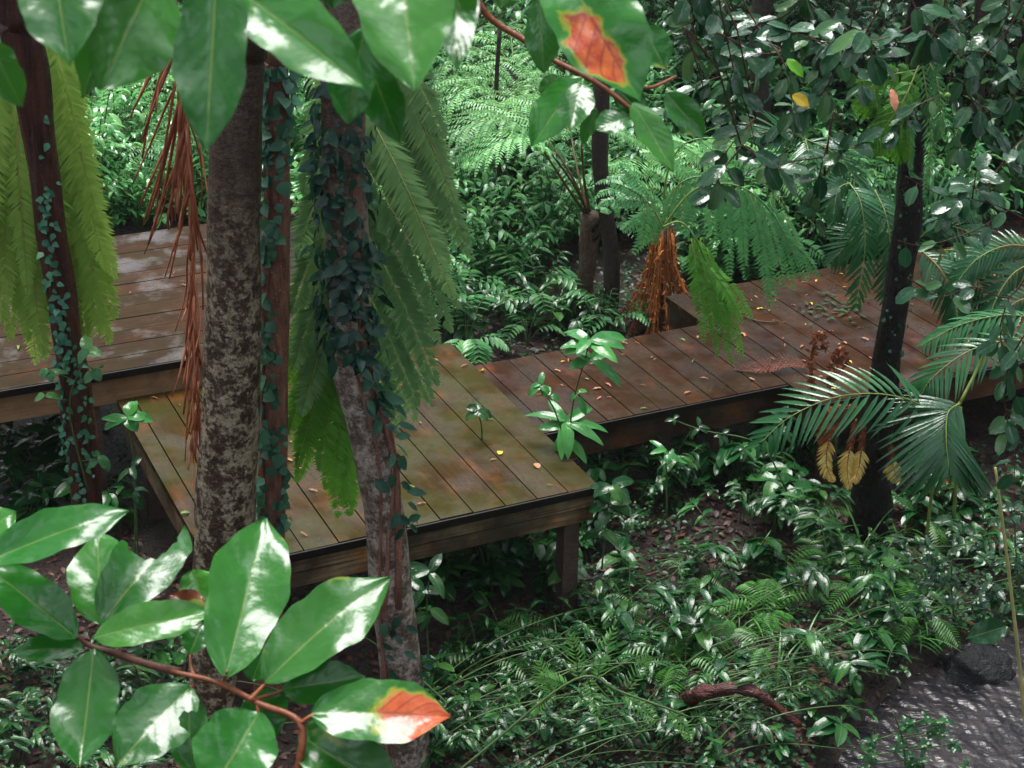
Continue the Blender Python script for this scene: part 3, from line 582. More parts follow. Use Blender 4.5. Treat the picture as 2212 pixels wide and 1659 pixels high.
# far ferns behind
def rad_fern(name, label, c, n, L, mat, tr_base=None, rise=.5, seed=0, pl=.36, pn=12, nn=9, plen=.065, pw=.018):
    b = gp(*tr_base) if tr_base else None
    C = at(c[0], c[1], c[2]); t = thing(name, label, 'fern', (C.x, C.y, hgt(C.x, C.y)))
    mb = MB(); mb.tube([V((C.x, C.y, hgt(C.x, C.y)-.1)), C], .05, 8, wob=.1); mb.build('trunk', M['trunk_thin'], t)
    a0 = R.uniform(0, 6)
    for i in range(n):
        a = a0+i*6.283/n+R.uniform(-.25, .25); d = V((math.cos(a), math.sin(a), 0)); l = L*R.uniform(.8, 1.15)
        frond(t, mat, M['rachis_g'], [C, C+d*l*.35+UP*rise*l*.45, C+d*l*.7+UP*rise*l*.42, C+d*l-UP*l*.08], UP, pl, nn, pn=pn, plen=plen, pwid=pw, droop=.25, bare=.15)
    return t
rad_fern('tree_fern', 'pale layered tree fern far back under the top edge', (1110, 150, 15.5), 7, 1.0, M['fern_pale'])
rad_fern('tree_fern', 'pale tree fern with arched fronds behind the stubby one', (1085, 235, 14.6), 7, .75, M['fern_pale'], rise=.7)
rad_fern('tree_fern', 'bright fern on the bank at upper left behind the dead palm frond', (310, 200, 17.0), 8, .9, M['bright'])
rad_fern('tree_fern', 'blue green fern drooping beside the upper deck', (290, 330, 15.0), 7, .7, M['fern_mid'])
rad_fern('tree_fern', 'green fern in the thicket behind the far platform', (1760, 420, 14.5), 7, .9, M['fern_mid'])

# ------------------------------------------------------------------ palms
def palm(name, label, base, fronds, cat='palm', y=None, **k):
    b = base if isinstance(base, V) else gp(*base); t = thing(name, label, cat, tuple(b))
    for F in fronds:
        pts = pxp(F[0]); pinnate(t, M['palm'], M['rachis_g'], pts, V(F[3]) if len(F) > 3 else UP, F[1], F[2], k.get('pw', .026), droop=k.get('droop', .3), bare=k.get('bare', .05), fold=.25, curl=.45)
    return t
yp = 9.05
t = palm('palm_plant', 'young palm with a fan of glossy pleated leaflets right of the black trunk', (2010, 1150), [
    ([(2075, 870, yp+.05), (2030, 893, yp), (1960, 862, yp-.05), (1880, 850, yp-.1), (1790, 862, yp-.15), (1700, 905, yp-.2), (1640, 960, yp-.25)], .34, 26, (0, -.6, .8)),
    ([(2075, 870, yp), (2048, 892, yp-.1), (2044, 950, yp-.25), (2050, 1010, yp-.35)], .5, 34, (0, -.6, .8))], pw=.028, droop=.15)
ms = MB()
for q in ([(2000, 1175, yp+.1), (2015, 1050, yp+.1), (2040, 930, yp+.05), (2075, 868, yp)], [(2075, 868, yp), (2110, 800, yp+.1), (2128, 760, yp+.1)], [(2060, 1120, yp), (2068, 1000, yp), (2075, 880, yp)]): ms.tube(smooth_pts(pxp(q), 12), .011, 6)
ms.build('stem', M['rachis_g'], t)
palm('palm_plant', 'palm fronds arching over the platform edge at the right', (2230, 900), [
    ([(2300, 760, 9.6), (2200, 735, 9.6), (2100, 755, 9.5), (2020, 810, 9.4), (1985, 860, 9.35)], .3, 26, (0, -.4, 1)),
    ([(2290, 700, 9.8), (2180, 680, 9.8), (2080, 700, 9.8), (2000, 740, 9.8)], .26, 24, (0, -.4, 1))], pw=.024)
palm('palm_plant', 'pinnate palm hanging left of the black trunk over the far platform', at(1850, 720, 11.9)-UP*.8, [
    ([(1835, 395, 11.6), (1860, 440, 11.4), (1868, 540, 11.3), (1850, 655, 11.2)], .26, 22, (0, -1, .3)), ([(1890, 410, 11.6), (1915, 470, 11.4), (1925, 560, 11.3), (1915, 640, 11.2)], .26, 20, (0, -1, .3)), ([(1835, 395, 11.6), (1810, 410, 11.5), (1800, 470, 11.4)], .2, 14, (0, -1, .3))], pw=.026)
palm('palm_plant', 'shining palm fronds hanging right of the black trunk', at(2080, 760, 11)-UP*.9, [
    ([(1990, 540, 10.8), (2030, 580, 10.6), (2060, 640, 10.5), (2070, 700, 10.4)], .26, 20, (0, -1, .4)), ([(2040, 540, 10.9), (2090, 580, 10.7), (2130, 640, 10.6), (2145, 690, 10.5)], .26, 20, (0, -1, .4)), ([(2040, 540, 10.9), (2110, 545, 10.7), (2180, 580, 10.6)], .22, 16, (0, -.6, 1))], pw=.026)
palm('palm_plant', 'dim palm fronds in the shade behind the hanging twigs', at(1760, 470, 14)-UP*1.5, [
    ([(1740, 300, 13.5), (1680, 280, 13.3), (1610, 300, 13.2)], .3, 20, (0, -.8, .6)), ([(1740, 300, 13.5), (1800, 330, 13.3), (1860, 400, 13.2)], .3, 20, (0, -.8, .6)), ([(1740, 300, 13.5), (1745, 340, 13.2), (1720, 420, 13)], .3, 20, (0, -.9, .4))], pw=.02)
palm('palm_plant', 'palm fronds drooping low over the right end of the far platform', at(2230, 760, 10.2)-UP*.9, [
    ([(2250, 560, 10.4), (2190, 590, 10.3), (2150, 650, 10.2), (2130, 720, 10.1)], .2, 20, (0, -1, .4)), ([(2260, 540, 10.4), (2180, 530, 10.4), (2110, 560, 10.3), (2060, 620, 10.2)], .2, 22, (0, -.8, .6)), ([(2260, 640, 10.3), (2200, 650, 10.2), (2140, 700, 10.1), (2110, 760, 10.0)], .19, 20, (0, -.8, .6))], pw=.026)
palm('palm_plant', 'dark palm fronds behind the black trunk at the back of the platform', at(1960, 560, 12.8)-UP*.9, [
    ([(1960, 540, 12.6), (1910, 500, 12.5), (1850, 510, 12.4), (1800, 560, 12.3)], .3, 20, (0, -.8, .6)), ([(1960, 540, 12.6), (2020, 490, 12.5), (2090, 500, 12.4), (2140, 550, 12.3)], .3, 20, (0, -.8, .6)), ([(1960, 540, 12.6), (1990, 460, 12.6), (2050, 430, 12.5), (2120, 450, 12.4)], .3, 20, (0, -.8, .6)), ([(1960, 540, 12.6), (1930, 460, 12.6), (1880, 430, 12.5), (1820, 450, 12.4)], .3, 20, (0, -.8, .6))], pw=.024)
# lime fern hanging on the black trunk, and dangling epiphyte
t = thing('epiphyte_fern', 'bright lime fern hanging from the top of the black trunk', 'fern', tuple(at(1965, 180, 9.4)))
for L in ([(1985, 190, 9.35), (1945, 230, 9.25), (1935, 290, 9.2), (1948, 345, 9.2)], [(1985, 150, 9.35), (1900, 170, 9.25), (1880, 205, 9.2), (1885, 245, 9.2)], [(1985, 140, 9.35), (1950, 220, 9.2), (1900, 290, 9.15), (1890, 300, 9.15)]):
    frond(t, M['fern_lime'], M['rachis_g'], pxp(L), V((0, -1, .3)), .14, 12, pn=9, plen=.05, pwid=.022, droop=.3)
t = thing('epiphyte_fern', 'dark feathery fern dangling along the black trunk', 'fern', tuple(at(1990, 150, 9.3)))
for L in ([(1990, 130, 9.3), (2005, 230, 9.25), (2010, 330, 9.25), (1998, 420, 9.3)], [(1975, 200, 9.3), (1965, 280, 9.25), (1968, 360, 9.25)], [(2000, 120, 9.3), (2025, 180, 9.25), (2032, 260, 9.25), (2022, 300, 9.25)]):
    pinnate(t, M['fern_mid'], M['rachis_g'], pxp(L), V((0, -1, .3)), .09, 26, .012, droop=.6)

# ------------------------------------------------------------------ dead fronds
t = thing('dead_palm_frond', 'rust coloured dead palm frond with long limp strands left of the thickest trunk', 'dead frond', tuple(at(385, 90, 8.2)))
ms = MB(); rc = [at(u, v, 8.2) for u, v in ((372, -60), (385, 90), (400, 250), (415, 420), (420, 650), (428, 800), (425, 930))]
rp = smooth_pts(rc, 30); ms.tube(rp, [.017-.0004*i for i in range(30)], 6); ms.build('stem', M['dead_palm'], t)
mb = MB()
for i in range(74):
    k = R.randint(3, 27); b = rp[k]; L = R.uniform(.45, 1.0)*(1-.45*(k/29)); sgn = -1 if R.random() < .8 else 1; sp = R.uniform(.05, .62)*(1-.7*k/29)*sgn*(1 if sgn < 0 else .25)
    pts = smooth_pts([b, b+V((sp*.33*L, R.uniform(-.06, .06), -.3*L)), b+V((sp*.7*L, R.uniform(-.1, .1), -.68*L)), b+V((sp*1.0*L+R.uniform(-.03, .03), R.uniform(-.1, .1), -L))], 10)
    w = R.uniform(.006, .012); mb.tube(pts, [w*(1-.06*q) for q in range(10)], 4, c=R.random())
mb.build('strands', M['dead_palm'], t)
t = thing('dead_fern_fronds', 'yellowed dead fern fronds hanging at the foot of the black trunk', 'dead frond', tuple(at(1830, 930, 9.3)))
for L, mt in (([(1850, 905, 9.25), (1838, 960, 9.2), (1830, 1010, 9.15), (1835, 1055, 9.1)], 'dead_yellow'), ([(1865, 900, 9.25), (1862, 960, 9.2), (1855, 1010, 9.15), (1845, 1040, 9.1)], 'dead_yellow'), ([(1830, 905, 9.25), (1795, 940, 9.25), (1785, 1000, 9.2), (1800, 1040, 9.15)], 'dead_yellow'), ([(1925, 960, 9.3), (1928, 1000, 9.25), (1938, 1040, 9.2)], 'dead_yellow')):
    LP = smooth_pts(pxp(L), 9); pinnate(t, M['dead'], M['dead'], LP[:4], V((0, -1, .3)), .07, 11, .015, pang=.8, droop=.3, rr=.005, prof=lambda q: .5+.5*q); pinnate(t, M[mt], M['dead'], LP[3:], V((0, -1, .3)), .1, 17, .016, pang=.85, droop=.3, rr=.004, prof=lambda q: (1-q**2)**.6)
for L in ([(1800, 930, 9.3), (1780, 930, 9.3), (1785, 990, 9.25)], [(1860, 880, 9.3), (1800, 890, 9.3), (1762, 930, 9.3)]):
    frond(t, M['dead'], M['dead'], pxp(L), V((0, -1, .3)), .06, 14, pn=5, plen=.03, pwid=.016, droop=.4, rr=.007)
def curl_stem(label, L, y, w=.012):
    t = thing('curled_dead_fern', label, 'dead frond', tuple(at(L[0][0], L[0][1], y))); P = smooth_pts([at(u, v, y) for u, v in L], 16); mb = MB(); mb.tube(P, [w*(1-.03*i) for i in range(16)], 6); ms = MB()
    for i in range(1, 16):
        for k in range(12): ms.kite(P[i]+V((R.uniform(-.01, .01), R.uniform(-.01, .01), R.uniform(-.015, .015))), V((R.uniform(-1, 1), R.uniform(-1, 1), R.uniform(-.8, .6))).normalized(), V((R.uniform(-.5, .5), -1, .3)).normalized(), R.uniform(.025, .055), .02, R.random(), .4)
    mb.build('stem', M['dead'], t); ms.build('shrivelled_leaflets', M['dead'], t)
curl_stem('taller rusty curled fern stem at the walkway edge', [(1755, 855), (1752, 800), (1758, 745), (1772, 722), (1782, 750)], 9.75)
curl_stem('shorter rusty curled fern stem at the walkway edge', [(1790, 840), (1798, 800), (1806, 770), (1818, 758), (1822, 785)], 9.65)
t = thing('dead_fern_frond', 'curled red brown fern frond lying on the walkway end', 'dead frond', tuple(on(1670, 795, -.18)))
frond(t, M['dead_red'], M['dead'], [on(1745, 790, -.17), on(1700, 785, -.15), on(1650, 795, -.16), on(1590, 797, -.18)], V((0, -.3, 1)), .11, 20, pn=7, plen=.02, pwid=.012, droop=-.2, rr=.004)
for lab, L in (('rust coloured dead fern lying left of the palm stem', [(1950, 1050), (1975, 1060), (2000, 1045), (2012, 1055)]), ('curled rust coloured fern on the soil right of the palm stem', [(2015, 1100), (2040, 1085), (2070, 1075)]), ('dead brown fern on the slope below the right palm', [(2120, 1170), (2150, 1180), (2180, 1195)])):
    t = thing('dead_fern_frond', lab, 'dead frond', tuple(gp(*L[0]))); frond(t, M['dead'], M['dead'], [gp(u, v)+UP*.1 for u, v in L], V((0, -.5, 1)), .13, 14, pn=7, plen=.04, pwid=.025, droop=.2, rr=.006)

# ------------------------------------------------------------------ near branches
def near_leaf(parent, base, tip, W, N, curl=.25, fold=.3, mat='near', bite=None, a=.55, b=.62, label=None, wav=.035, flat=.22, nm='leaf'):
    """base/tip = (u, v, y); W in picture pixels"""
    A = at(*base); N = V(N).normalized()
    if flat:
        dr = ray(tip[0], tip[1]); k = (A-CAM).dot(N)/dr.dot(N); B = CAM+dr*k; B = at(tip[0], tip[1], min(max(B.y, A.y-flat), A.y+flat))
    else: B = at(*tip)
    d = B-A; L = d.length; dep = ((A+B)/2-CAM).dot(fw); w = W*dep/FPX
    side = d.normalized().cross(N).normalized(); n = side.cross(d.normalized())
    nl, nw = 26, 9; pk = (a/(a+b))**a*(b/(a+b))**b; vs = []; uvs = []; ph = R.uniform(0, 6); ph2 = R.uniform(0, 6)
    for i in range(nl+1):
        t = i/nl; tt = min(max(t, .004), .996); hw = w/2*(tt**a*(1-tt)**b)/pk*(1-.75*tt**7)*1.04
        c = A+d*t+n*(curl*L*(t-t*t)*1.0)
        for j in range(-nw, nw+1):
            q = j/nw; hw_ = hw; hw = hw_*(1+abs(q)*(.05*math.sin(t*15+ph+(2 if q > 0 else 0))+.025*math.sin(t*37+ph2*(1.3 if q > 0 else 1))))
            h = fold*hw*abs(q)**1.3-.12*hw*q*q*2*fold+wav*w*math.sin(t*11+ph+q*2)*q*q+.012*w*math.sin(t*23+ph2)*abs(q)+.02*w*math.sin(5*t+3*q+ph2)
            vs.append(c+side*(q*hw)+n*h); uvs.append((.5+q*.5, t)); hw = hw_
    m_ = 2*nw+1; fs = []
    for i in range(nl):
        for j in range(m_-1):
            if bite:
                t = (i+.5)/nl; q = (j+.5)/(m_-1); 
                if any((t-bt)**2/(rt_*rt_)+(q-bq)**2/(rq*rq) < 1 for bt, bq, rt_, rq in bite): continue
            fs.append((i*m_+j, i*m_+j+1, (i+1)*m_+j+1, (i+1)*m_+j))
    mb = MB(); mb.add(vs, fs, uvs, R.random()); o = mb.build(nm, M[mat], parent)
    sol = o.modifiers.new('s', 'SUBSURF'); sol.levels = 1; sol.render_levels = 1
    if label: o['label'] = label
    return o
NU = (0, -.45, .9)
br = thing('leafy_branch', 'large glossy leaves on an orange twig in the lower left corner', 'branch', tuple(at(650, 1700, 1.62)))
mb = MB()
def twig(mb, L, r): P = pxp(L); n = len(P)*5; mb.tube(smooth_pts(P, n), [r*(1-.5*i/n) for i in range(n)], 8, c=R.random(), wob=.06)
twig(mb, [(640, 1800, 1.6), (642, 1680, 1.62), (650, 1565, 1.65), (560, 1520, 1.68), (470, 1475, 1.7), (370, 1450, 1.72)], .0058)
for L in ([(650, 1562, 1.65), (675, 1545, 1.65), (700, 1541, 1.66)], [(540, 1512, 1.68), (565, 1485, 1.69), (590, 1462, 1.7)], [(545, 1512, 1.68), (590, 1500, 1.7), (625, 1485, 1.72)], [(478, 1480, 1.7), (485, 1465, 1.7), (490, 1450, 1.69)], [(420, 1462, 1.71), (412, 1440, 1.73), (410, 1415, 1.76)], [(420, 1480, 1.71), (405, 1487, 1.7)], [(555, 1520, 1.68), (558, 1540, 1.67)]): twig(mb, L, .0028)
mb.build('twig', M['twig'], br); mb = MB()
twig(mb, [(390, 1452, 1.73), (320, 1435, 1.75), (250, 1412, 1.77), (195, 1395, 1.78), (165, 1375, 1.78)], .0058); mb.build('dark_twig', M['twig_dark'], br)
F1 = [  # base, tip, width, normal, curl, kw
 ((-25, 1210, 1.78), (280, 1104, 1.7), 118, (-.02, -.44, .9), .12, {}),
 ((-60, 1170, 1.9), (35, 1105, 1.9), 90, (0, -.6, .8), .1, {}),
 ((217, 1348, 1.8), (215, 1150, 1.86), 128, (-.2, -.5, .85), .1, dict(b=.4)),
 ((220, 1345, 1.77), (398, 1135, 1.74), 150, (.1, -.36, .93), .15, dict(bite=[(.82, .28, .26, .36), (.98, .3, .2, .3)], b=.35, label='leaf with a large bite out of its tip')),
 ((165, 1378, 1.77), (-45, 1215, 1.75), 112, (.26, -.56, .8), .15, {}),
 ((205, 1378, 1.74), (466, 1322, 1.7), 92, (.02, -.56, .83), .18, {}),
 ((487, 1462, 1.69), (575, 1120, 1.64), 168, (.2, -.42, .88), .12, dict(b=.42)),
 ((572, 1472, 1.69), (842, 1248, 1.62), 165, (-.1, -.42, .9), .16, dict(b=.5)),
 ((203, 1402, 1.76), (170, 1655, 1.66), 140, (-.05, -.5, .86), -.1, dict(b=.4)),
 ((180, 1402, 1.77), (22, 1412, 1.74), 72, (.05, -.3, .95), .2, dict(label='curled leaf catching the white sky')),
 ((412, 1484, 1.7), (250, 1655, 1.62), 150, (.2, -.42, .88), .12, dict(bite=[(.3, .08, .1, .2)], b=.5)),
 ((560, 1538, 1.67), (452, 1720, 1.6), 172, (.1, -.58, .8), .14, dict(b=.5)),
 ((672, 1543, 1.65), (974, 1548, 1.58), 150, (.06, -.42, .9), .12, dict(mat='near_red', b=.5, label='leaf with a red brown withered tip')),
 ((610, 1490, 1.71), (790, 1462, 1.72), 90, (0, -.7, .75), .1, {}),
 ((648, 1588, 1.66), (880, 1745, 1.6), 140, (0, -.6, .8), .15, {}),
 ((408, 1492, 1.73), (420, 1690, 1.7), 95, (-.4, -.6, .7), .1, {}),
 ((420, 1230, 1.9), (440, 1330, 1.9), 80, (.1, -.6, .7), .1, {}),
 ((445, 1318, 1.84), (365, 1285, 1.84), 55, (0, -.48, .85), .1, dict(mat='near_edge', label='withered red brown leaf')),
 ((410, 1412, 1.77), (440, 1345, 1.8), 60, (0, -.48, .85), .1, {}),
 ((335, 1440, 1.76), (368, 1412, 1.76), 38, (.2, -.7, .7), .1, {}),
 ((375, 1430, 1.77), (400, 1412, 1.77), 30, (-.2, -.7, .7), .1, {}),
 ((540, 1500, 1.76), (600, 1590, 1.82), 110, (.3, -.6, .7), .1, {}),
 ((545, 1470, 1.8), (570, 1400, 1.85), 70, (.3, -.6, .7), .1, {}),
 ((660, 1570, 1.75), (760, 1640, 1.8), 110, (.2, -.7, .6), .1, {}),
]
for bs, tp_, w, nrm, cu, k in F1: near_leaf(br, bs, tp_, w, nrm, curl=cu, **k)
br = thing('leafy_branch', 'big drooping green leaves hanging across the upper left edge', 'branch', tuple(at(560, -150, 1.3)))
mb = MB(); twig(mb, [(1000, -160, 1.4), (700, -110, 1.35), (450, -90, 1.3), (200, -100, 1.3), (20, -130, 1.35)], .006); mb.build('twig', M['twig'], br)
DN = (.1, -.9, .35)
F2 = [((110, -110, 1.3), (150, 142, 1.28), 172, (.16, -.64, .74), .1, {}), ((300, -120, 1.33), (178, 212, 1.36), 165, (-.7, -.6, .1), .08, {}), ((335, -70, 1.33), (215, 195, 1.34), 200, (.55, -.6, .45), .12, dict(b=.5)),
      ((-20, 90, 1.35), (50, 232, 1.38), 90, (-.2, -.9, .2), .1, {}), ((470, -90, 1.28), (446, 322, 1.3), 152, (.1, -.72, .68), .08, dict(b=.42)), ((462, -60, 1.3), (785, 190, 1.3), 160, (-.12, -.64, .75), .12, dict(b=.45)),
      ((640, -60, 1.33), (668, 58, 1.34), 70, (0, -.9, .4), .05, dict(mat='near_edge', label='red brown withered leaf tip')), ((790, 60, 1.36), (752, 268, 1.38), 110, (-.3, -.8, .3), .15, dict(b=.45)),
      ((860, -130, 1.32), (896, 198, 1.3), 205, (-.08, -.62, .77), .1, dict(b=.6)), ((790, 110, 1.38), (866, 312, 1.4), 92, (-.2, -.9, .3), .1, {}), ((985, -70, 1.38), (985, 155, 1.4), 92, (.05, -.47, .88), .1, {}),
      ((960, -60, 1.34), (1015, 60, 1.38), 90, (0, -.9, .3), .1, {}), ((740, -120, 1.42), (720, 20, 1.42), 120, (0, -.8, .4), .1, {}), ((840, 60, 1.42), (775, 190, 1.42), 60, (.4, -.8, .3), .2, {})]
for bs, tp_, w, nrm, cu, k in F2: near_leaf(br, bs, tp_, w, nrm, curl=cu, **k)
br = thing('leafy_branch', 'red twigged branch of drooping leaves, one patched orange, top centre', 'branch', tuple(at(1060, -60, 2.2)))
mb = MB(); twig(mb, [(1000, -40, 2.2), (1060, 40, 2.2), (1130, 85, 2.18), (1200, 132, 2.15), (1290, 180, 2.12), (1365, 238, 2.1), (1420, 290, 2.1)], .0055)
twig(mb, [(1225, 0, 2.2), (1250, 85, 2.15), (1300, 125, 2.12), (1330, 150, 2.1)], .004); twig(mb, [(1255, 150, 2.14), (1330, 175, 2.2), (1400, 190, 2.3), (1460, 165, 2.4)], .004); mb.build('twig', M['twig'], br)
F3 = [((1165, -8, 2.1), (1175, 158, 2.1), 74, DN, .06, dict(b=.45)), ((1205, -80, 1.9), (1382, 220, 1.9), 200, (.08, -.76, .64), .08, dict(mat='near_orange', b=.6, label='leaf with an orange and red withered patch')),
      ((1258, 168, 2.12), (1146, 318, 2.1), 98, (-.2, -.66, .7), .1, {}), ((1258, 180, 2.1), (1230, 282, 2.08), 75, (.0, -.47, .88), .1, dict(a=.5, b=.4)), ((1290, 236, 2.12), (1258, 312, 2.12), 48, (-.8, -.5, .1), .1, {}),
      ((1372, 250, 2.1), (1284, 282, 2.06), 68, (-.03, -.48, .87), .12, dict(a=.5, b=.4)), ((1368, 222, 2.08), (1455, 372, 2.06), 68, (.14, -.7, .7), .08, {}), ((1265, 90, 2.18), (1240, 182, 2.2), 50, (-.5, -.8, .2), .1, {}),
      ((1385, 60, 2.3), (1440, 150, 2.3), 80, (0, -.8, .5), .1, {}), ((1330, 190, 2.2), (1400, 260, 2.22), 60, (0, -.9, .3), .1, {}), ((1440, 200, 2.3), (1520, 300, 2.3), 64, (.1, -.85, .4), .1, {}), ((1390, 240, 2.2), (1440, 310, 2.25), 40, (-.6, -.7, .2), .1, {}),
      ((1190, 160, 2.2), (1200, 230, 2.2), 60, (0, -.6, .3), .1, {}), ((1100, -60, 2.25), (1080, 20, 2.25), 80, (0, -.8, .4), .1, {})]
for bs, tp_, w, nrm, cu, k in F3: near_leaf(br, bs, tp_, w, nrm, curl=cu, **k)

# ------------------------------------------------------------------ hanging shrub twigs, upper right
def hang_twig(label, paths, n, L=(.055, .075), mat='shrub', w=.56, extra=(), r=.0024, smat='twig_dark', group=None, name='hanging_branch'):
    t = thing(name, label, 'branch', tuple(at(*paths[0][0])), group); ms = MB(); mb = MB(); P = []
    for p_ in paths:
        q = smooth_pts(pxp(p_), len(p_)*7); ms.tube(q, [r*(1-.6*i/len(q)) for i in range(len(q))], 6, c=R.random()); P.append(q)
    for q in P[1:]:
        if all(min((a-q[0]).length for a in o) > .01 for o in P if o is not q): ms.tube([P[0][0], (P[0][0]+q[0])*.5+UP*.05, q[0]], r*.9, 6)
    tot = sum(len(q) for q in P)
    for i in range(n):
        q = R.choice(P); k = R.randint(len(q)//5, len(q)-2); T = (q[k+1]-q[k]).normalized(); sd = V((R.uniform(-1, 1), R.uniform(-.7, .7), R.uniform(-.3, .3)))
        d = (T*.4+sd*1.0-UP*R.uniform(-.3, .7)).normalized(); l = R.uniform(*L); pt = q[k]+d*.012
        ms.tube([q[k], pt], .0012, 4, cap=False); mb.leaf(pt, d, V((R.uniform(-.45, .45), -.45+R.uniform(-.4, .4), .85)), l, l*w*R.uniform(.85, 1.15), .18, .35, 6, 2, .5, .5, wav=.03)
    ms.build('twig', M[smat], t); mb.build('leaves', M[mat], t)
    for (kind, u0, v0, u1, v1, w_, lb) in extra:
        if kind == 'berry':
            b = MB(); c = at(u0, v0, paths[0][0][2]); n_ = 12
            vs = [c+V((math.sin(a/8*math.pi)*math.cos(f/n_*6.283), math.sin(a/8*math.pi)*math.sin(f/n_*6.283), math.cos(a/8*math.pi)))*w_ for a in range(9) for f in range(n_)]
            b.add(vs, [(a*n_+f, a*n_+(f+1) % n_, (a+1)*n_+(f+1) % n_, (a+1)*n_+f) for a in range(8) for f in range(n_)]); b.build('berry', M['greenf'], t)
        else: near_leaf(t, (u0, v0, paths[0][0][2]-.05), (u1, v1, 0), w_, (.1, -.8, .6), mat=kind, label=lb)
    return t
hang_twig('long reddish twig arching down at upper right with round leaves', [[(1545, -40, 3.9), (1565, 60, 3.9), (1590, 170, 3.9), (1615, 240, 3.9), (1632, 318, 3.9)], [(1632, 255, 3.9), (1590, 300, 3.9), (1560, 340, 3.95)]], 18)
hang_twig('twig with drooping round leaves right of the long reddish one', [[(1590, -30, 4.1), (1650, 80, 4.1), (1690, 110, 4.1), (1620, 118, 4.1)], [(1640, 60, 4.1), (1700, 150, 4.0), (1720, 260, 4.0)]], 20)
hang_twig('forked twig with one lime leaf and hanging dark leaves', [[(1830, -40, 4.0), (1840, 40, 4.0), (1820, 110, 4.0), (1790, 180, 4.0), (1740, 250, 4.0), (1690, 330, 4.0), (1650, 380, 4.05)], [(1830, 90, 4.0), (1770, 90, 4.0), (1690, 60, 4.0)]], 30, extra=[('lime_leaf', 1700, 128, 1735, 168, 24, 'lime green leaf'), ('yellow', 1712, 205, 1748, 232, 26, 'yellow withered leaf'), ('pink', 1926, 192, 1934, 242, 18, 'pinkish brown leaf'), ('berry', 1826, 88, 0, 0, .0085, None)])
hang_twig('leafy spray dropping into the middle of the right thicket', [[(1800, 240, 4.2), (1790, 300, 4.2), (1770, 380, 4.2), (1760, 460, 4.2), (1740, 520, 4.2)], [(1775, 340, 4.2), (1700, 350, 4.15), (1640, 360, 4.1)], [(1780, 380, 4.2), (1820, 330, 4.2), (1860, 310, 4.2)]], 34)
hang_twig('broad leaved spray hanging beside the lime fern', [[(1950, -40, 3.8), (1980, 40, 3.8), (1920, 80, 3.8), (1850, 90, 3.8)], [(1980, 40, 3.8), (2040, 90, 3.8), (2090, 130, 3.8)], [(1900, 20, 3.8), (1870, 80, 3.8), (1890, 140, 3.8)]], 26, L=(.06, .095))
hang_twig('leaf spray hanging along the upper right edge', [[(2230, -30, 4.1), (2180, 60, 4.1), (2120, 130, 4.1), (2080, 190, 4.1), (2130, 240, 4.1), (2150, 290, 4.1)], [(2210, 40, 4.1), (2220, 140, 4.1), (2180, 230, 4.1)], [(2095, 200, 4.1), (2120, 300, 4.1)]], 34, extra=[('berry', 2047, 207, 0, 0, .0085, None)])
hang_twig('thin brown twig crossing right to left with sparse leaves', [[(2250, 500, 4.5), (2180, 455, 4.5), (2100, 430, 4.5), (2030, 420, 4.5), (1955, 380, 4.5)], [(2180, 455, 4.5), (2100, 500, 4.5), (2000, 530, 4.5), (1940, 520, 4.5)], [(2100, 430, 4.5), (2110, 360, 4.5)]], 22, smat='twig_dark')
hang_twig('leafy twig curving past the black trunk at mid height', [[(2240, 560, 4.4), (2180, 640, 4.4), (2100, 620, 4.4), (2030, 640, 4.4), (1960, 600, 4.4)], [(2180, 640, 4.4), (2160, 720, 4.4), (2190, 800, 4.4)]], 26, smat='twig_dark')
hang_twig('glossy leaves clustered at the right edge beside the bamboo stalk', [[(2260, 700, 4.2), (2200, 760, 4.2), (2190, 860, 4.2), (2160, 960, 4.2)], [(2240, 820, 4.2), (2200, 930, 4.2), (2190, 1040, 4.2)], [(2190, 760, 4.2), (2170, 830, 4.2), (2176, 920, 4.2)]], 26)
hang_twig('dense glossy spray filling the very top right', [[(1700, -60, 4.6), (1760, 20, 4.6), (1840, 60, 4.6)], [(1760, -40, 4.6), (1700, 30, 4.6), (1640, 50, 4.6)], [(2060, -60, 4.6), (2040, 20, 4.6), (2080, 80, 4.6)], [(2160, -60, 4.6), (2180, 20, 4.6), (2130, 80, 4.6)], [(1460, -60, 4.6), (1500, 40, 4.6), (1470, 120, 4.6)], [(1500, -40, 4.6), (1560, 40, 4.6)]], 70)
hang_twig('round leaves drooping over the spreading tree fern', [[(1480, 60, 3.0), (1500, 120, 3.0), (1520, 190, 3.0)], [(1600, 310, 3.6), (1640, 340, 3.6), (1690, 370, 3.6)], [(1600, 320, 3.6), (1560, 370, 3.6), (1540, 420, 3.6)]], 22)

for lb, pp in (('fine leafed spray behind the long reddish twig at upper right', [(1480, -60), (1530, 60), (1570, 160), (1590, 260)]), ('dense drooping spray between the lime fern and the reddish twig', [(1720, -60), (1750, 80), (1790, 200), (1830, 300)]), ('dense drooping spray right of the black trunk top', [(2080, -60), (2070, 80), (2050, 200), (2080, 330)]), ('small leaved spray along the right edge at mid height', [(2260, 250), (2190, 320), (2140, 400), (2150, 470)])):
    y_ = R.uniform(5.0, 6.0); u0, v0 = pp[1]; u1, v1 = pp[2]
    hang_twig(lb, [[(u, v, y_) for u, v in pp], [(u0, v0, y_), (u0+70, v0+40, y_), (u0+120, v0+110, y_)], [(u1, v1, y_), (u1-70, v1+30, y_), (u1-120, v1+90, y_)]], 58, L=(.05, .085))
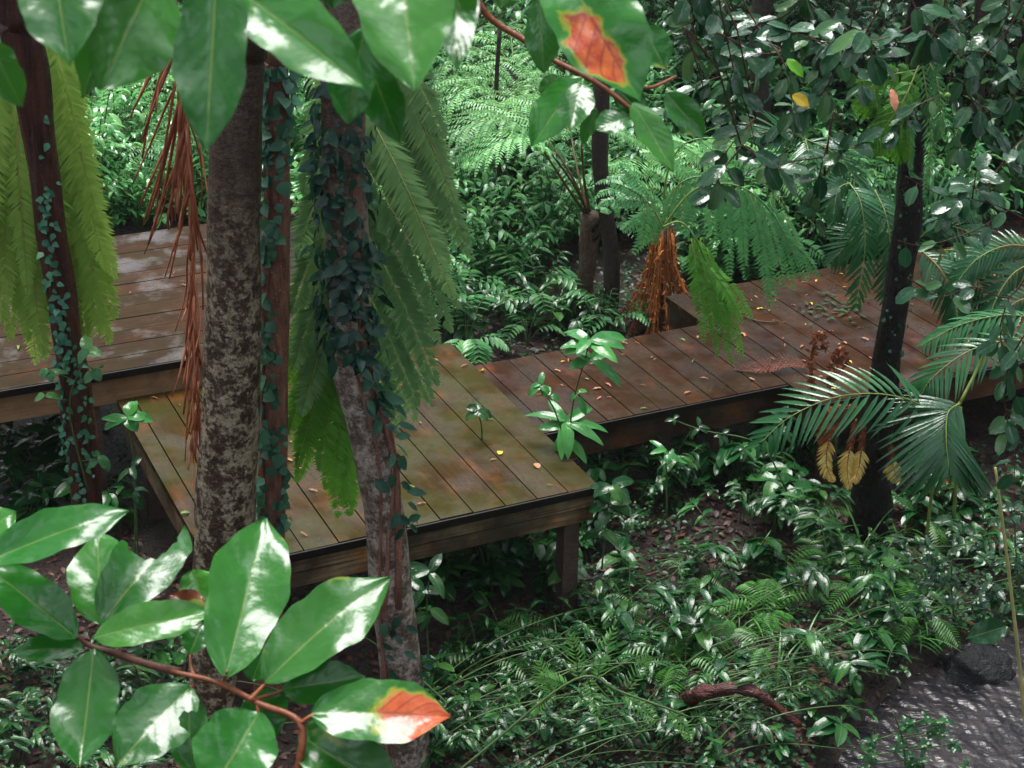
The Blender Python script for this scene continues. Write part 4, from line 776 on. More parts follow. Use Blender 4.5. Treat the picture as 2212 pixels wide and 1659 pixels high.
# ------------------------------------------------------------------ undergrowth templates
def herb_tpl(kind):
    t = bpy.data.objects.new('herb_plant', None); t.empty_display_size = .1; mb = MB(); ms = MB(); a = R.uniform(0, 6.28)
    mat = M['herb']
    if kind == 'broad':
        for s in range(R.randint(2, 4)):
            a = R.uniform(0, 6.28); H = R.uniform(.12, .34); lean = R.uniform(.05, .3); top = V((math.cos(a)*lean*H*1.5, math.sin(a)*lean*H*1.5, H)); P = smooth_pts([V((R.uniform(-.06, .06), R.uniform(-.06, .06), -.03)), top*.5+V((0, 0, .04)), top], 8); ms.tube(P, .0035, 5)
            for i in range(R.randint(4, 7)):
                k = R.randint(3, 7); b = a+i*2.4; d = V((math.cos(b), math.sin(b), R.uniform(-.15, .4))); l = R.uniform(.06, .19); mb.leaf(P[k], d, V((R.uniform(-.4, .4), R.uniform(-.4, .4), 1)), l, l*.47, .22, .6, 6, 2, .5, .65, wav=.03)
    elif kind == 'lance':
        for s in range(R.randint(3, 6)):
            a = R.uniform(0, 6.28); H = R.uniform(.2, .45); top = V((math.cos(a)*H*.5, math.sin(a)*H*.5, H)); P = smooth_pts([V((0, 0, -.03)), top*.55+V((0, 0, .06)), top], 9); ms.tube(P, .003, 5)
            for i in range(9):
                k = R.randint(3, 8); b = a+R.choice((-1, 1))*R.uniform(.7, 1.5); d = V((math.cos(b), math.sin(b), R.uniform(-.1, .35))); l = R.uniform(.09, .17); mb.leaf(P[k], d, UP, l, l*.27, .25, .7, 6, 1, .5, .8)
    elif kind == 'small':
        for s in range(R.randint(5, 9)):
            a = R.uniform(0, 6.28); H = R.uniform(.06, .2); top = V((math.cos(a)*.18, math.sin(a)*.18, H)); P = smooth_pts([V((R.uniform(-.1, .1), R.uniform(-.1, .1), -.02)), top*.6+V((0, 0, .03)), top], 6); ms.tube(P, .002, 4)
            for i in range(7):
                k = R.randint(1, 5); b = R.uniform(0, 6.28); d = V((math.cos(b), math.sin(b), R.uniform(0, .4))); l = R.uniform(.03, .06); mb.leaf(P[k], d, UP, l, l*.6, .2, .4, 4, 1, .5, .6)
    elif kind == 'pinnate':
        for s in range(R.randint(5, 8)):
            a = R.uniform(0, 6.28); L = R.uniform(.3, .5); d = V((math.cos(a), math.sin(a), 0)); P = smooth_pts([V((0, 0, 0)), d*L*.3+UP*L*.55, d*L*.7+UP*L*.7, d*L*1.0+UP*L*.5], 12); ms.tube(P, .003, 4); S = d.cross(UP)
            for i in range(4, 12):
                for sg in (1, -1):
                    l = .13*math.sin(math.pi*(i-2)/11); mb.leaf(P[i], S*sg+d*.5, UP, l, l*.28, .2, .5, 4, 1, .5, .7)
        mat = M['herb_dark']
    elif kind == 'shrub':
        for s in range(R.randint(7, 10)):
            a = R.uniform(0, 6.28); H = R.uniform(.5, 1.1); sp = R.uniform(.1, .5); top = V((math.cos(a)*sp, math.sin(a)*sp, H)); P = smooth_pts([V((0, 0, -.05)), top*.5+UP*.1, top], 12); ms.tube(P, [.009-.0005*i for i in range(12)], 5)
            for i in range(34):
                k = R.randint(3, 11); b = R.uniform(0, 6.28); d = V((math.cos(b), math.sin(b), R.uniform(-.4, .3))); l = R.uniform(.08, .15); q = P[k]+V((R.uniform(-.12, .12), R.uniform(-.12, .12), R.uniform(-.08, .08))); mb.leaf(q, d, UP, l, l*.36, .22, .6, 4, 1, .5, .7)
        mat = M['herb_dark']
    elif kind == 'bush':
        for s in range(16):
            a = R.uniform(0, 6.28); H = R.uniform(.6, 2.2); sp = R.uniform(.2, 1.0); top = V((math.cos(a)*sp, math.sin(a)*sp, H)); P = smooth_pts([V((0, 0, -.05)), top*.5+UP*.2, top], 14); ms.tube(P, [.012-.0006*i for i in range(14)], 5)
            for i in range(60):
                k = R.randint(4, 13); b = R.uniform(0, 6.28); d = V((math.cos(b), math.sin(b), R.uniform(-.7, .3))); l = R.uniform(.07, .14); q = P[k]+V((R.gauss(0, .15), R.gauss(0, .15), R.gauss(0, .12))); mb.leaf(q, d, UP, l, l*.52, .2, .5, 4, 1, .5, .6)
        mat = M['shrub']
    elif kind == 'fern':
        for s in range(R.randint(6, 9)):
            a = R.uniform(0, 6.28); L = R.uniform(.22, .42); d = V((math.cos(a), math.sin(a), 0)); P = smooth_pts([V((0, 0, 0)), d*L*.35+UP*L*.45, d*L*.75+UP*L*.45, d*L+UP*L*.2], 20); ms.tube(P, .002, 4); S = d.cross(UP)
            for i in range(4, 20):
                for sg in (1, -1):
                    l = .085*math.sin(math.pi*(i-2)/19); mb.leaf(P[i], S*sg+d*.35-UP*.15, UP, l, .014, .2, .4, 3, 1, .4, .8)
        mat = M['fern_ground']
    elif kind == 'grass':
        for s in range(R.randint(12, 20)):
            a = R.uniform(0, 6.28); d = V((math.cos(a), math.sin(a), R.uniform(.8, 2.2))); mb.leaf(V((R.uniform(-.04, .04), R.uniform(-.04, .04), 0)), d, UP, R.uniform(.18, .45), R.uniform(.006, .014), .2, R.uniform(.8, 1.8), 7, 1, .2, .6)
        ms.tube([V((0, 0, -.02)), V((0, 0, .03))], .01, 5)
        mat = M['fern_ground']
    t2 = (mb, ms, mat)
    return t2
TPL = {}
def tpl(kind, mat=None, nvar=4):
    key = (kind, mat)
    if key not in TPL:
        L = []
        for _ in range(nvar):
            mb, ms, mt = herb_tpl(kind); L.append((mb, ms, M[mat] if mat else mt))
        TPL[key] = [dict(src=x, root=None) for x in L]
    return R.choice(TPL[key])
NM = dict(fern='ground_fern', grass='grass_tuft', broad='broad_leaved_herb', lance='lance_leaved_herb', small='creeping_herb', pinnate='feather_leaved_plant', shrub='undergrowth_shrub', bush='thicket_bush')
def place(kind, p, s, label, group, mat=None, cat='plant', name=None):
    name = NM[kind] if mat != 'bright' else 'bank_plant'
    T = tpl(kind, mat); rz = R.uniform(0, 6.28); tilt = (R.uniform(-.15, .15), R.uniform(-.15, .15))
    if T['root'] is None:
        t = thing(name, label, cat, (0, 0, 0), group); mb, ms, mt = T['src']; mb.build('leaves', mt, t); ms.build('stem', M['cane'] if kind != 'bush' else M['twig_dark'], t); T['root'] = t
        t.location = p; t.rotation_euler = (tilt[0], tilt[1], rz); t.scale = (s, s, s); return t
    t = dup(T['root'], p, rz, s, label, group, tilt); t.name = name; return t
DECKS = [(0, 2.31, 0, 2.215), (-2.02, .6, 1.04, 2.16), (-6.6, -2.03, .7, 2.75), (.75, 6.6, 2.225, 4.62)]
def under_deck(p, mgn=.05):
    q = p-X0; a, b = q.dot(E1), q.dot(E2); return any(a0-mgn < a < a1+mgn and b0-mgn < b < b1+mgn for a0, a1, b0, b1 in DECKS)
def inpoly(u, v, P):
    r = False
    for (a, b), (c, d) in zip(P, P[1:]+P[:1]):
        if (b > v) != (d > v) and u < (c-a)*(v-b)/(d-b)+a: r = not r
    return r
def scatter(poly, n, kinds, srange, label, group, mat=None, mind=.0, deckok=False, cat='plant', name=None):
    us = [q[0] for q in poly]; vs = [q[1] for q in poly]; done = []; tries = 0
    while len(done) < n and tries < n*40:
        tries += 1; u, v = R.uniform(min(us), max(us)), R.uniform(min(vs), max(vs))
        if not inpoly(u, v, poly): continue
        if (1170 < u < 1385 and 560 < v < 690 or 1325 < u < 1485 and 590 < v < 830) and kinds != ['bush']: continue
        p = gp(u, v)
        if not deckok and under_deck(p): continue
        if seg_d(p.x, p.y) < .5: continue
        if mind and any((p-q).length < mind for q in done): continue
        if math.sin(p.x*2.1+2)+math.sin(p.y*2.6+p.x*.7) < -.55 and R.random() < .75: continue
        done.append(p); place(R.choice(kinds), p, R.uniform(*srange), label, group, mat, cat, name)
# lower right slope
scatter([(1240, 1060), (1500, 1010), (1800, 1060), (2230, 1050), (2230, 1350), (1950, 1500), (1500, 1480), (1100, 1420), (900, 1420), (900, 1260), (1210, 1240)], 120, ['broad', 'broad', 'lance', 'small'], (.55, 1.2), 'glossy leafy herb on the wet slope right of the middle deck', 'herbs on the slope right of the middle deck', mind=.1)
scatter([(880, 1300), (1250, 1330), (1500, 1480), (1900, 1520), (1850, 1659), (900, 1659)], 70, ['broad', 'small', 'lance'], (.5, .85), 'low leafy herb among the canes at the bottom of the slope', 'herbs among the canes', mind=.12)
scatter([(900, 1230), (1290, 1150), (1290, 1290), (900, 1330)], 26, ['broad'], (.7, 1.2), 'dim broad leaved herb growing in the shade under the middle deck', 'herbs under the middle deck', deckok=True, mind=.12)
scatter([(1270, 1000), (1750, 900), (1800, 1010), (1500, 1060), (1290, 1080)], 30, ['broad', 'lance', 'small'], (.7, 1.1), 'leafy herb growing along the shaded foot of the walkway', 'herbs along the walkway', mind=.1, deckok=True)
scatter([(0, 920), (120, 960), (300, 1060), (300, 1180), (0, 1180)], 14, ['broad'], (.9, 1.3), 'dim leafy herb in the dark hollow below the upper deck', 'herbs below the upper deck', mind=.15, deckok=True)
scatter([(-60, 1450), (450, 1450), (450, 1700), (-60, 1700)], 24, ['small', 'lance'], (.6, 1.0), 'small herb on bare soil behind the lower left leaves', 'herbs on bare soil at lower left', mind=.15)
scatter([(1300, 1120), (2000, 1120), (2050, 1350), (1850, 1480), (1300, 1450), (950, 1480), (930, 1400)], 18, ['fern'], (.6, 1.0), 'small green fern among the herbs on the slope', 'ferns on the slope', mind=.25)
scatter([(1300, 1120), (2000, 1150), (2050, 1380), (1850, 1500), (1300, 1480), (950, 1560), (930, 1400)], 26, ['grass'], (.6, 1.1), 'tuft of arching grass blades among the herbs on the slope', 'grass tufts on the slope', mind=.2)
# behind the decks
scatter([(930, 480), (1250, 430), (1480, 560), (1480, 640), (1300, 760), (1000, 770), (930, 700)], 84, ['shrub', 'pinnate', 'lance', 'lance', 'pinnate', 'broad', 'broad'], (.7, 1.15), 'undergrowth plant with wet lance leaves behind the middle deck', 'undergrowth behind the middle deck', mind=.14)
scatter([(880, 230), (1480, 200), (1500, 420), (930, 470)], 70, ['shrub', 'pinnate', 'lance'], (.8, 1.2), 'undergrowth plant in the clearing beneath the pale ferns', 'undergrowth beneath the pale ferns', mind=.25)
scatter([(880, -60), (1500, -60), (1480, 220), (880, 230)], 50, ['shrub', 'lance'], (1.0, 1.6), 'distant undergrowth plant at the top behind the ferns', 'distant undergrowth', mind=.4)
scatter([(120, -40), (720, -40), (720, 430), (420, 480), (180, 470)], 90, ['shrub', 'broad', 'lance'], (.8, 1.5), 'pale green plant on the bank behind the upper deck, open light put into its colour', 'bright plants on the bank', mat='bright', mind=.28, cat='plant')
scatter([(1480, 360), (1800, 430), (2230, 480), (2230, 330), (1480, 280)], 40, ['shrub', 'pinnate'], (.9, 1.3), 'shaded undergrowth plant behind the far platform', 'undergrowth behind the far platform', mind=.3)
scatter([(1420, -60), (2260, -60), (2260, 400), (1500, 320)], 46, ['bush'], (.8, 1.3), 'dark glossy bush in the gloomy thicket at upper right', 'bushes of the dark thicket', mind=.5, cat='bush', name='thicket_bush')

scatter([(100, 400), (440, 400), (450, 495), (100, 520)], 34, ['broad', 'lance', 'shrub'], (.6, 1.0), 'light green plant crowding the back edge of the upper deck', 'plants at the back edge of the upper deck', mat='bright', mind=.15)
scatter([(1270, 690), (1325, 680), (1325, 740), (1270, 765)], 5, ['broad', 'lance', 'pinnate'], (.8, 1.2), 'green plant filling the corner between walkway and platform', 'plants in the corner of the walkway', mind=.1)
scatter([(1500, 560), (1800, 520), (2240, 440), (2240, 500), (1800, 590), (1500, 640)], 26, ['shrub', 'pinnate', 'shrub'], (.8, 1.2), 'leafy plant crowding the back edge of the far platform', 'plants at the back edge of the far platform', mind=.15)
# saplings with individual roles
def sapling(label, stem, y, clusters, L, w=.36, mat='herb', r=.006, name='sapling', nrm=UP, base=None):
    P = pxp([(u, v, y) for u, v in stem]); t = thing(name, label, 'sapling', tuple(P[0])); ms = MB(); ms.tube(smooth_pts(P, 16), [r*(1-.03*i) for i in range(16)], 6); mb = MB()
    for (u, v, n, l, ris) in clusters:
        c = at(u, v, y); a0 = R.uniform(0, 6)
        q = min(smooth_pts(P, 30), key=lambda x: (x-c).length); ms.tube([q, c], r*.5, 5)
        for i in range(n):
            a = a0+i*2.4+R.uniform(-.2, .2); d = V((math.cos(a), math.sin(a)*.6-.25, math.sin(a)*.35+R.uniform(-.15, .25)+ris)); mb.leaf(c+V((0, 0, R.uniform(-.02, .02))), d, V((R.uniform(-.3, .3), -.4, .85)), l*R.uniform(.65, 1.2), l*w*R.uniform(.8, 1.1), .22, R.uniform(.5, 1.2), 9, 2, .55, .8, wav=.04, twist=R.uniform(-.4, .4))
    ms.build('stem', M['cane'], t); mb.build('leaves', M[mat], t); return t
M['sap'] = leaf_mat('sapling_leaf', (.03, .16, .035), (.04, .2, .045), (.06, .25, .05), rough=.17, rvar=.15, trans=.25, nscale=70, bstr=.3, veins=7)
sapling('fresh green sapling rising beside the walkway in tiers of leaves', [(1225, 1070), (1228, 960), (1240, 860), (1268, 760), (1270, 715)], 8.85, [(1272, 735, 7, .25, .2), (1275, 775, 4, .22, -.1), (1250, 850, 3, .12, -.3), (1222, 915, 8, .24, .15), (1226, 945, 4, .2, -.2)], .2, mat='sap', w=.33)
sapling('side shoot with rounded leaves left of the tiered sapling', [(1228, 975), (1195, 880), (1165, 840)], 8.8, [(1168, 835, 4, .09, .1), (1190, 850, 3, .1, 0)], .1, w=.5, mat='sap')
sapling('small four leaved seedling in front of the middle deck boards', [(1041, 948), (1040, 920), (1032, 890)], on(1041, 948, 0).y, [(1032, 890, 5, .11, .05)], .1, w=.5)
sapling('bright sapling with oval leaves at the left corner of the middle deck', [(300, 1250), (290, 1020), (276, 905)], 8.2, [(276, 905, 6, .15, .15)], .16, w=.52, mat='sap')
sapling('drooping narrow sapling below the left corner of the middle deck', [(290, 1230), (292, 1090), (285, 1010)], 8.0, [(285, 1010, 3, .12, -.1), (290, 1060, 2, .16, -.5)], .15, w=.34)
sapling('leafy plant at the right corner of the middle deck', [(1300, 1230), (1310, 1120), (1322, 1050)], 8.3, [(1322, 1050, 5, .15, .05), (1315, 1090, 5, .15, -.1), (1300, 1150, 4, .14, -.2)], .15, w=.5)
sapling('broad leaved plant under the front beam beside the curving trunk', [(925, 1420), (922, 1300), (930, 1240)], 7.5, [(928, 1235, 4, .15, .2), (915, 1275, 4, .15, -.1), (930, 1320, 5, .15, -.2)], .15, w=.42)
sapling('light green seedling among leaves below the walkway', [(1440, 1120), (1440, 1000), (1445, 975)], 8.9, [(1440, 975, 4, .14, .25), (1450, 995, 4, .09, 0)], .12, w=.34, mat='sap')
sapling('vine tips with small leaves reaching up before the walkway beam', [(1700, 1060), (1640, 960), (1520, 930), (1450, 905)], 9.0, [(1455, 905, 3, .06, .1), (1510, 925, 4, .07, .1), (1560, 940, 4, .07, .1), (1610, 970, 4, .08, .1), (1690, 900, 4, .09, .3), (1690, 935, 5, .09, 0), (1660, 980, 5, .08, 0)], .1, w=.45)
sapling('glossy round leaved shrub on the stream bank at right', [(2060, 1330), (2055, 1250), (2060, 1180)], 8.1, [(2060+R.uniform(-70, 70), 1240+R.uniform(-70, 80), 6, .06, .1) for _ in range(16)], .06, w=.62, mat='shrub')
sapling('glossy shrub overhanging the stream at the right edge', [(2230, 1400), (2200, 1250), (2190, 1100)], 7.6, [(2180+R.uniform(-60, 60), 1150+R.uniform(-80, 170), 5, .07, .1) for _ in range(14)], .06, w=.6, mat='shrub')
sapling('low leafy spray in front of the stream at the bottom right', [(1960, 1700), (1950, 1600), (1930, 1540)], 6.4, [(1960+R.uniform(-110, 130), 1590+R.uniform(-60, 80), 5, .05, .1) for _ in range(16)], .05, w=.55, mat='herb')
# ivy bits on left trunk foot
sapling('climbing vine with heart leaves around the leaning trunk by the upper deck', [(190, 1060), (150, 880), (190, 760)], 8.15, [(190, 760, 4, .12, 0), (205, 800, 3, .12, -.2), (105, 800, 4, .1, 0), (98, 860, 2, .1, -.3), (215, 990, 3, .1, -.2)], .1, w=.55, mat='herb_dark', name='climbing_vine')

# canes and grass stems at the bottom
CT = []
for k in range(5):
    mb = MB(); L = R.uniform(1.0, 1.7); P = smooth_pts([V((0, 0, 0)), V((L*.35, 0, .16+R.uniform(0, .1))), V((L*.75, R.uniform(-.1, .1), .2+R.uniform(-.05, .1))), V((L, R.uniform(-.2, .2), .1))], 18); mb.tube(P, [.0055-.0002*i for i in range(18)], 5, c=R.random())
    ml = MB()
    for i in range(7):
        q = R.randint(6, 17); b = R.uniform(0, 6.28); d = V((math.cos(b)*.6+.5, math.sin(b), R.uniform(-.1, .3))); l = R.uniform(.05, .12); ml.leaf(P[q], d, UP, l, l*.22, .2, .6, 4, 1, .5, .8)
    CT.append((mb, ml, [None]))
def cane(u, v, ang, s):
    mb, ml, root = R.choice(CT); p = gp(u, v)
    if root[0] is None:
        t = thing('cane_stem', 'thin green cane lying across the herbs near the bottom edge', 'cane', (0, 0, 0), 'canes lying over the herbs'); mb.build('stem', M['cane'], t); ml.build('leaves', M['herb'], t); root[0] = t
        t.location = p; t.rotation_euler = (0, R.uniform(-.08, .08), ang); t.scale = (s, s, s)
    else: t = dup(root[0], p, ang, s, tilt=(0, R.uniform(-.08, .08)))
for i in range(66): cane(R.uniform(850, 1500), R.uniform(1480, 1720), R.uniform(.05, .75) if R.random() < .85 else R.uniform(2.2, 3.6), R.uniform(.55, 1.0))
for i in range(12): cane(R.uniform(1250, 1800), R.uniform(1300, 1500), R.uniform(.1, .8), R.uniform(.5, .8))
# pale young fern sprawling at bottom centre
t = thing('sprawling_fern', 'pale green young fern sprawling on a long stalk at the bottom centre', 'fern', tuple(gp(1030, 1640)))
yq = 6.9
ms = MB(); ms.tube(smooth_pts(pxp([(960, 1690, 6.5), (1070, 1600, 6.65), (1190, 1500, 6.8), (1270, 1460, 6.85), (1330, 1490, 6.85), (1440, 1530, 6.8), (1490, 1550, 6.8)]), 24), .007, 6); ms.build('stalk', M['cane'], t)
M['fern_young'] = leaf_mat('young_fern', (.08, .26, .05), (.12, .33, .065), (.15, .38, .08), rough=.35, trans=.3, nscale=40, bstr=.1)
for L, pl in (([(1195, 1500), (1180, 1470), (1165, 1430)], .12), ([(1250, 1470), (1245, 1420), (1235, 1375)], .12), ([(1290, 1470), (1300, 1420), (1325, 1360)], .12), ([(1350, 1495), (1380, 1450), (1400, 1420)], .11), ([(1340, 1495), (1390, 1530), (1420, 1560)], .12), ([(1270, 1465), (1280, 1500), (1290, 1545)], .12), ([(1440, 1530), (1480, 1570), (1490, 1600)], .11), ([(1230, 1480), (1200, 1470), (1170, 1460)], .1), ([(1200, 1500), (1170, 1520), (1150, 1540)], .09)):
    pinnate(t, M['fern_young'], M['cane'], [at(u, v, yq+R.uniform(-.03, .03)) for u, v in L], V((0, -.9, .5)), pl*.6, 11, .0095, droop=.1, rr=.003)

for i in range(16):
    u, v = R.uniform(900, 2000), R.uniform(1120, 1560); p = gp(u, v)
    if seg_d(p.x, p.y) < .6: continue
    a = R.uniform(-.4, 1.2); L = R.uniform(.2, .55); d = V((math.cos(a), math.sin(a), .08)); mb = MB(); r = R.uniform(.005, .012)
    q = [p+UP*.03, p+d*L*.5+UP*R.uniform(.02, .07), p+d*L+UP*.03]; q = [V((x.x, x.y, hgt(x.x, x.y)+x.z-p.z)) for x in q]
    mb.tube(smooth_pts(q, 9), [r*(1-.06*k) for k in range(9)], 6, wob=.12)
    tag(mb.build('fallen_stick', M['log'] if R.random() < .5 else M['trunk_thin'], loc=tuple(p)), 'thin wet fallen stick among the herbs on the slope', 'stick', 'sticks on the slope')
# log, rock, stalk
t = thing('fallen_log', 'wet red brown arched log lying among the canes', 'log', tuple(gp(1600, 1560)))
P = [gp(1462, 1528)-UP*.02, at(1500, 1503, 7.2), at(1545, 1492, 7.15), at(1600, 1487, 7.12), at(1645, 1503, 7.1), at(1690, 1538, 7.08), at(1726, 1566, 7.06)]
mb = MB(); mb.tube(smooth_pts(P, 28), [.047-.0011*i+.006*math.sin(i*1.1)*math.sin(i*.37) for i in range(28)], 16, wob=.2); mb.build('trunk', M['log'], t)
def rock(label, u, v, sx, sy, sz):
    c = gp(u, v); mb = MB(); n, m_ = 28, 18; vs = []
    ph = [R.uniform(0, 6) for _ in range(9)]
    for i in range(m_+1):
        th = math.pi*i/m_
        for j in range(n):
            f = 2*math.pi*j/n; x, y, z = math.sin(th)*math.cos(f), math.sin(th)*math.sin(f), math.cos(th)
            x, y, z = [math.copysign(abs(q)**.75, q) for q in (x, y, z)]
            k = 1+.1*math.sin(3*x+ph[0]+2*y)+.09*math.sin(5*y+ph[1]-3*z)+.07*math.sin(7*z+4*x+ph[2])+.06*math.sin(11*x+9*y+ph[3])+.05*math.sin(17*z+13*x+ph[4])+R.uniform(-.05, .05)
            vs.append((c.x+x*sx*k, c.y+y*sy*k, c.z+sz*.35+z*sz*k))
    mb.add(vs, [(i*n+j, i*n+(j+1) % n, (i+1)*n+(j+1) % n, (i+1)*n+j) for i in range(m_) for j in range(n)])
    return tag(mb.build('boulder', M['rock'], loc=(c.x, c.y, c.z)), label, 'rock')
rock('wet black boulder at the stream edge', 2110, 1478, .2, .15, .17)
rock('small wet stone left of the black boulder', 1945, 1490, .045, .035, .03)
t = thing('bare_stalk', 'pale yellow bare stalk rising at the right edge with one green leaf', 'stalk', tuple(at(2230, 1720, 4.6)))
mb = MB(); P = smooth_pts(pxp([(2232, 1760, 4.6), (2214, 1560, 4.6), (2196, 1380, 4.6), (2172, 1180, 4.6), (2150, 1010, 4.6)]), 30); mb.tube(P, [.0075-.00012*i+(.0012 if i % 5 == 0 else 0) for i in range(30)], 8); mb.build('stem', M['bamboo'], t)
near_leaf(t, (2176, 1352, 4.6), (2084, 1380, 4.55), 52, (0, -.75, .6), curl=.3, mat='herb')

# ------------------------------------------------------------------ fallen leaves on the decks
FL = {}
def fallen(kind, mat, p, L, W, label, group, yaw=None):
    if mat not in FL:
        mb = MB(); mb.leaf(V((-.5, 0, 0)), V((1, 0, .12)), UP, 1, 1, .25, .35, 6, 2, .5, .6, wav=.05, c=.5); o = mb.build('fallen_leaf', M[mat]); FL[mat] = o
    else: o = FL[mat].copy(); COL.objects.link(o)
    o.location = p+UP*.008; o.rotation_euler = (R.uniform(-.2, .2), R.uniform(-.15, .15), yaw if yaw is not None else R.uniform(0, 6.28)); o.scale = (L, W, L*.8)
    return tag(o, label, 'leaf', group)
def leaves_on(deckname, z, rng, n, mats, L=(.03, .075)):
    for i in range(n):
        a, b = R.uniform(rng[0], rng[1]), R.uniform(rng[2], rng[3]); mat = R.choice(mats); l = R.uniform(*L)
        cn = {'tan': 'tan', 'pink': 'pinkish brown', 'yellow': 'yellow', 'greenf': 'green'}[mat]
        fallen('f', mat, DK(a, b, z), l, l*R.uniform(.14, .38), f'small {cn} fallen leaf lying on the {deckname}', f'{cn} leaves fallen on the {deckname}')
leaves_on('middle deck', 0, (.05, 2.25, .05, 2.15), 60, ['tan']*4+['pink']*2+['greenf'])
leaves_on('walkway', -.19, (-1.95, -.1, 1.08, 2.1), 32, ['tan']*3+['pink']*2+['greenf', 'yellow'], (.03, .07))
leaves_on('far platform', -.194, (-4.8, -2.1, .8, 2.65), 85, ['tan']*4+['pink']*2+['yellow']*2, (.03, .075))
leaves_on('upper deck', .2, (1.3, 4.2, 2.3, 4.55), 46, ['tan']*4+['pink']*2+['greenf'], (.03, .085))
fallen('f', 'yellow', on(1080, 980, 0), .05, .036, 'bright yellow rounded leaf on the middle deck', None, 1.4)
fallen('f', 'tan', on(1160, 1008, 0), .06, .04, 'curled tan leaf near the right front corner of the middle deck', None, 2.0)
fallen('f', 'greenf', on(400, 1110, 0), .05, .03, 'yellow green leaf at the left front of the middle deck', None, .4)
t = thing('leaf_spray', 'low spray of dull green leaves lying on the far platform', 'leaf spray', tuple(on(1800, 665, -.19))); mb = MB()
for i in range(70):
    u, v = R.gauss(1805, 42), R.gauss(665, 15); p = on(u, v, -.185)+UP*R.uniform(0, .02); b = R.uniform(0, 6.28); mb.leaf(p, V((math.cos(b), math.sin(b), .1)), UP, R.uniform(.035, .06), .026, .1, .2, 4, 1, .5, .7)
mb.build('leaves', M['dull'], t)
mb = MB(); mb.tube(smooth_pts([on(1605, 682, -.18), on(1640, 694, -.18), on(1682, 697, -.18)], 10), .006, 5); tag(mb.build('fallen_twig', M['twig_dark']), 'thin bent twig lying on the far platform', 'twig')

# ------------------------------------------------------------------ ground cover and litter
def clutter(name, label, poly_n, mat, size, flat, ylim, lift, aspect=.5, clump=None):
    mb = MB()
    for (poly, n) in poly_n:
        us = [q[0] for q in poly]; vs = [q[1] for q in poly]; k = 0
        while k < n:
            u, v = R.uniform(min(us), max(us)), R.uniform(min(vs), max(vs))
            if not inpoly(u, v, poly): continue
            k += 1; p = gp(u, v)
            if clump and math.sin(p.x*2.3+1.1*math.sin(p.y*1.7))+math.sin(p.y*2.9+p.x)+.6*math.sin(p.x*6+p.y*5) < clump: continue
            if seg_d(p.x, p.y) < .5 and R.random() < .93: continue
            s = R.uniform(*size)*max(1, (p.y-2)/9); a = R.uniform(0, 6.28); d = V((math.cos(a), math.sin(a), R.uniform(-.3, .5)*(0.4 if flat else 1))).normalized()
            nrm = V((R.uniform(-.5, .5)*(.5 if flat else 1), R.uniform(-.6, .4)*(.5 if flat else 1), 1)).normalized()
            mb.leaf(p+UP*R.uniform(.003, lift), d, nrm, s, s*aspect, .2, .4, 3, 1, .5, .6)
    return tag(mb.build(name, mat), label, None, None, 'stuff')
LOW = [(-150, 900), (300, 900), (300, 1180), (900, 1200), (1290, 1020), (1800, 900), (2350, 850), (2350, 1760), (-150, 1760)]
FAR = [(880, -80), (2350, -80), (2350, 560), (1500, 700), (1250, 790), (950, 790)]
FARL = [(-150, -80), (900, -80), (900, 480), (-150, 480)]
clutter('leaf_litter', 'brown fallen leaves covering the forest floor', [(LOW, 9000), (FAR, 7000), (FARL, 2500)], M['litter'], (.03, .08), True, 0, .02)
clutter('ground_cover', 'tiny creeping leaves covering the forest floor', [([(1200, 1050), (2350, 950), (2350, 1500), (1900, 1500), (880, 1660), (880, 1350)], 6500), (FAR, 11000), ([(-150, 1400), (460, 1400), (460, 1760), (-150, 1760)], 1500), ([(880, 1380), (1900, 1450), (1850, 1720), (880, 1720)], 2500)], M['cover'], (.022, .05), False, 0, .1, .6, -.1)
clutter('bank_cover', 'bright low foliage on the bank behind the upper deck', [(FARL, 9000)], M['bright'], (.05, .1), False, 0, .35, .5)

# tall forest added out of view to darken reflections; low gaps admit sky glare
mb = MB(); mt_ = MB()
for i in range(64):
    a = i/64*6.283+R.uniform(-.04, .04); rr_ = R.uniform(24, 34); x, y = math.sin(a)*rr_, 8+math.cos(a)*rr_
    az_ = math.degrees(math.atan2(x, y)); H = R.uniform(3, 5) if (-24 < az_ < -8 or 11 < az_ < 26) else R.uniform(11, 19); z0 = hgt(x, y); mt_.tube([(x, y, z0-.2), (x+R.uniform(-.4, .4), y, z0+H*.5), (x, y, z0+H)], [.28, .2, .06], 8, c=R.random())  # trees kept low where gaps should give deck and water glare
    for c in range(7):
        cx_, cy_, cz = x+R.gauss(0, 1.6), y+R.gauss(0, 1.6), z0+H*R.uniform(.12, 1.0); rad = R.uniform(1.2, 2.4)
        for k in range(46):
            d = V((R.gauss(0, 1), R.gauss(0, 1), R.gauss(0, .8))).normalized(); q = V((cx_, cy_, cz))+d*rad*R.uniform(.4, 1)
            mb.kite(q, V((R.uniform(-1, 1), R.uniform(-1, 1), R.uniform(-1, .2))).normalized(), V((R.uniform(-.5, .5), R.uniform(-.5, .5), 1)).normalized(), R.uniform(.5, 1.1), R.uniform(.3, .6), R.random(), .15)
fo = mb.build('forest', M['shrub']); tag(fo, 'tall dark forest added all round, out of view, to darken reflections', None, None, 'stuff')
mt_.build('trunk_mass', M['trunk_thin'], fo)['kind'] = 'stuff'

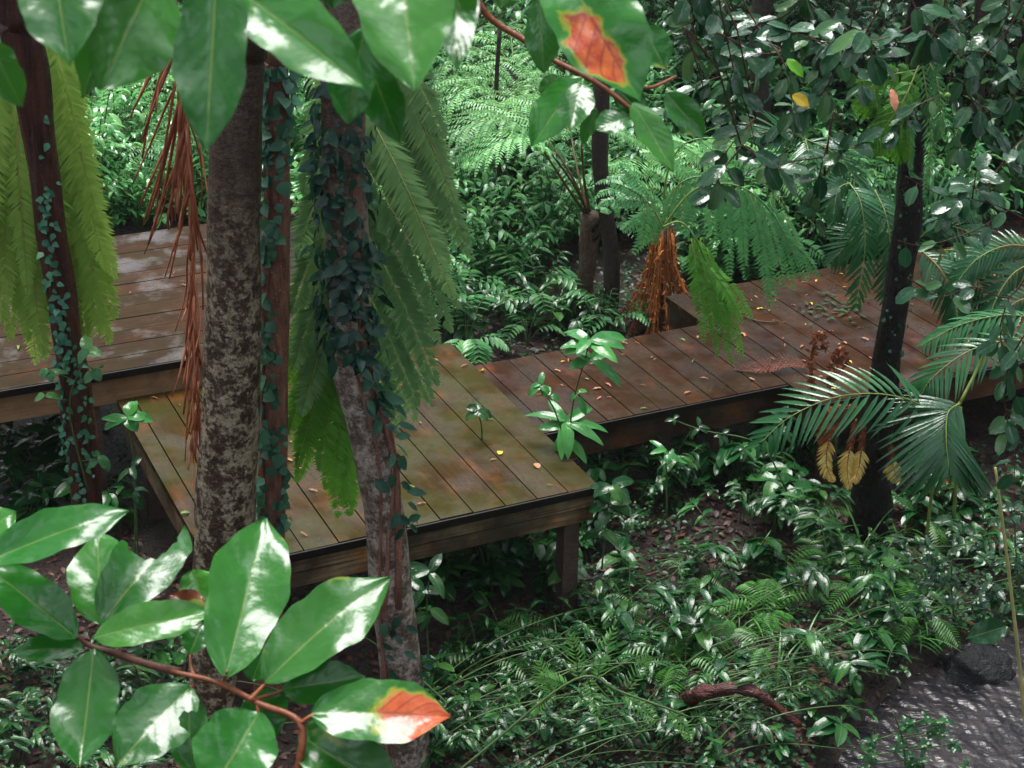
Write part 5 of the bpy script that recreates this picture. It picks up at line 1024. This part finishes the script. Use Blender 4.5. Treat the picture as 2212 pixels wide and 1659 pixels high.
mb = MB(); mb.box(V((-60, -35, -3.2)), V((120, 0, 0)), V((0, 130, 0)), V((0, 0, 34)))
hz, nt, N = newmat('thin_rain_haze'); pv = N('ShaderNodeVolumePrincipled', i_Density=.0004, i_Anisotropy=.2); pv.inputs['Color'].default_value = (.93, .97, 1, 1)
nt.links.new(pv.outputs[0], N('ShaderNodeOutputMaterial').inputs['Volume'])
tag(mb.build('haze', hz, smooth=False), 'thin rain haze hanging in the forest', None, None, 'stuff')
# ------------------------------------------------------------------ world and light
w = bpy.data.worlds.new('World'); sc.world = w; w.use_nodes = True; nt = w.node_tree; nt.nodes.clear()
SUN_EL, SUN_AZ = math.radians(70), math.radians(-18)      # azimuth from +Y, clockwise
sky = mk(nt, 'ShaderNodeTexSky', sky_type='NISHITA', sun_disc=False, sun_elevation=SUN_EL, sun_rotation=SUN_AZ, altitude=50, air_density=1.0, dust_density=3.0)
hs = mk(nt, 'ShaderNodeHueSaturation', i_Saturation=.35); nt.links.new(sky.outputs[0], hs.inputs['Color'])
tc = mk(nt, 'ShaderNodeTexCoord'); cl = noise(nt, tc.outputs['Generated'], 2.6, 5, .6)
fac = ramp(nt, cl, [(.36, g(.1)), (.5, g(.6)), (.6, g(2.2)), (.7, g(7))])
colr = mix_(nt, 1.0, hs.outputs[0], fac, 'MULTIPLY')
sz = mk(nt, 'ShaderNodeSeparateXYZ'); nt.links.new(tc.outputs['Generated'], sz.inputs[0])
colr = mix_(nt, 1.0, colr, ramp(nt, sz.outputs[2], [(0, g(.5)), (1, g(1.3))]), 'MULTIPLY')
bg = mk(nt, 'ShaderNodeBackground', i_Strength=.1); nt.links.new(colr, bg.inputs[0]); nt.links.new(bg.outputs[0], mk(nt, 'ShaderNodeOutputWorld').inputs[0])
ld = bpy.data.lights.new('sun', 'SUN'); ld.energy = 1.5; ld.angle = math.radians(30); ld.color = (1, .985, .96)
lo = bpy.data.objects.new('sun', ld); COL.objects.link(lo)
dv = V((math.sin(SUN_AZ)*math.cos(SUN_EL), math.cos(SUN_AZ)*math.cos(SUN_EL), math.sin(SUN_EL)))
lo.rotation_euler = dv.to_track_quat('Z', 'Y').to_euler()
sc.view_settings.view_transform = 'Standard'; sc.view_settings.look = 'None'; sc.view_settings.exposure = 1.76; sc.view_settings.gamma = 1
sc.cycles.max_bounces = 6; sc.cycles.diffuse_bounces = 3; sc.cycles.glossy_bounces = 3; sc.cycles.transmission_bounces = 4
sc.cycles.use_denoising = True; sc.cycles.volume_bounces = 0; sc.cycles.volume_max_steps = 64
sc.cycles.sample_clamp_indirect = 6
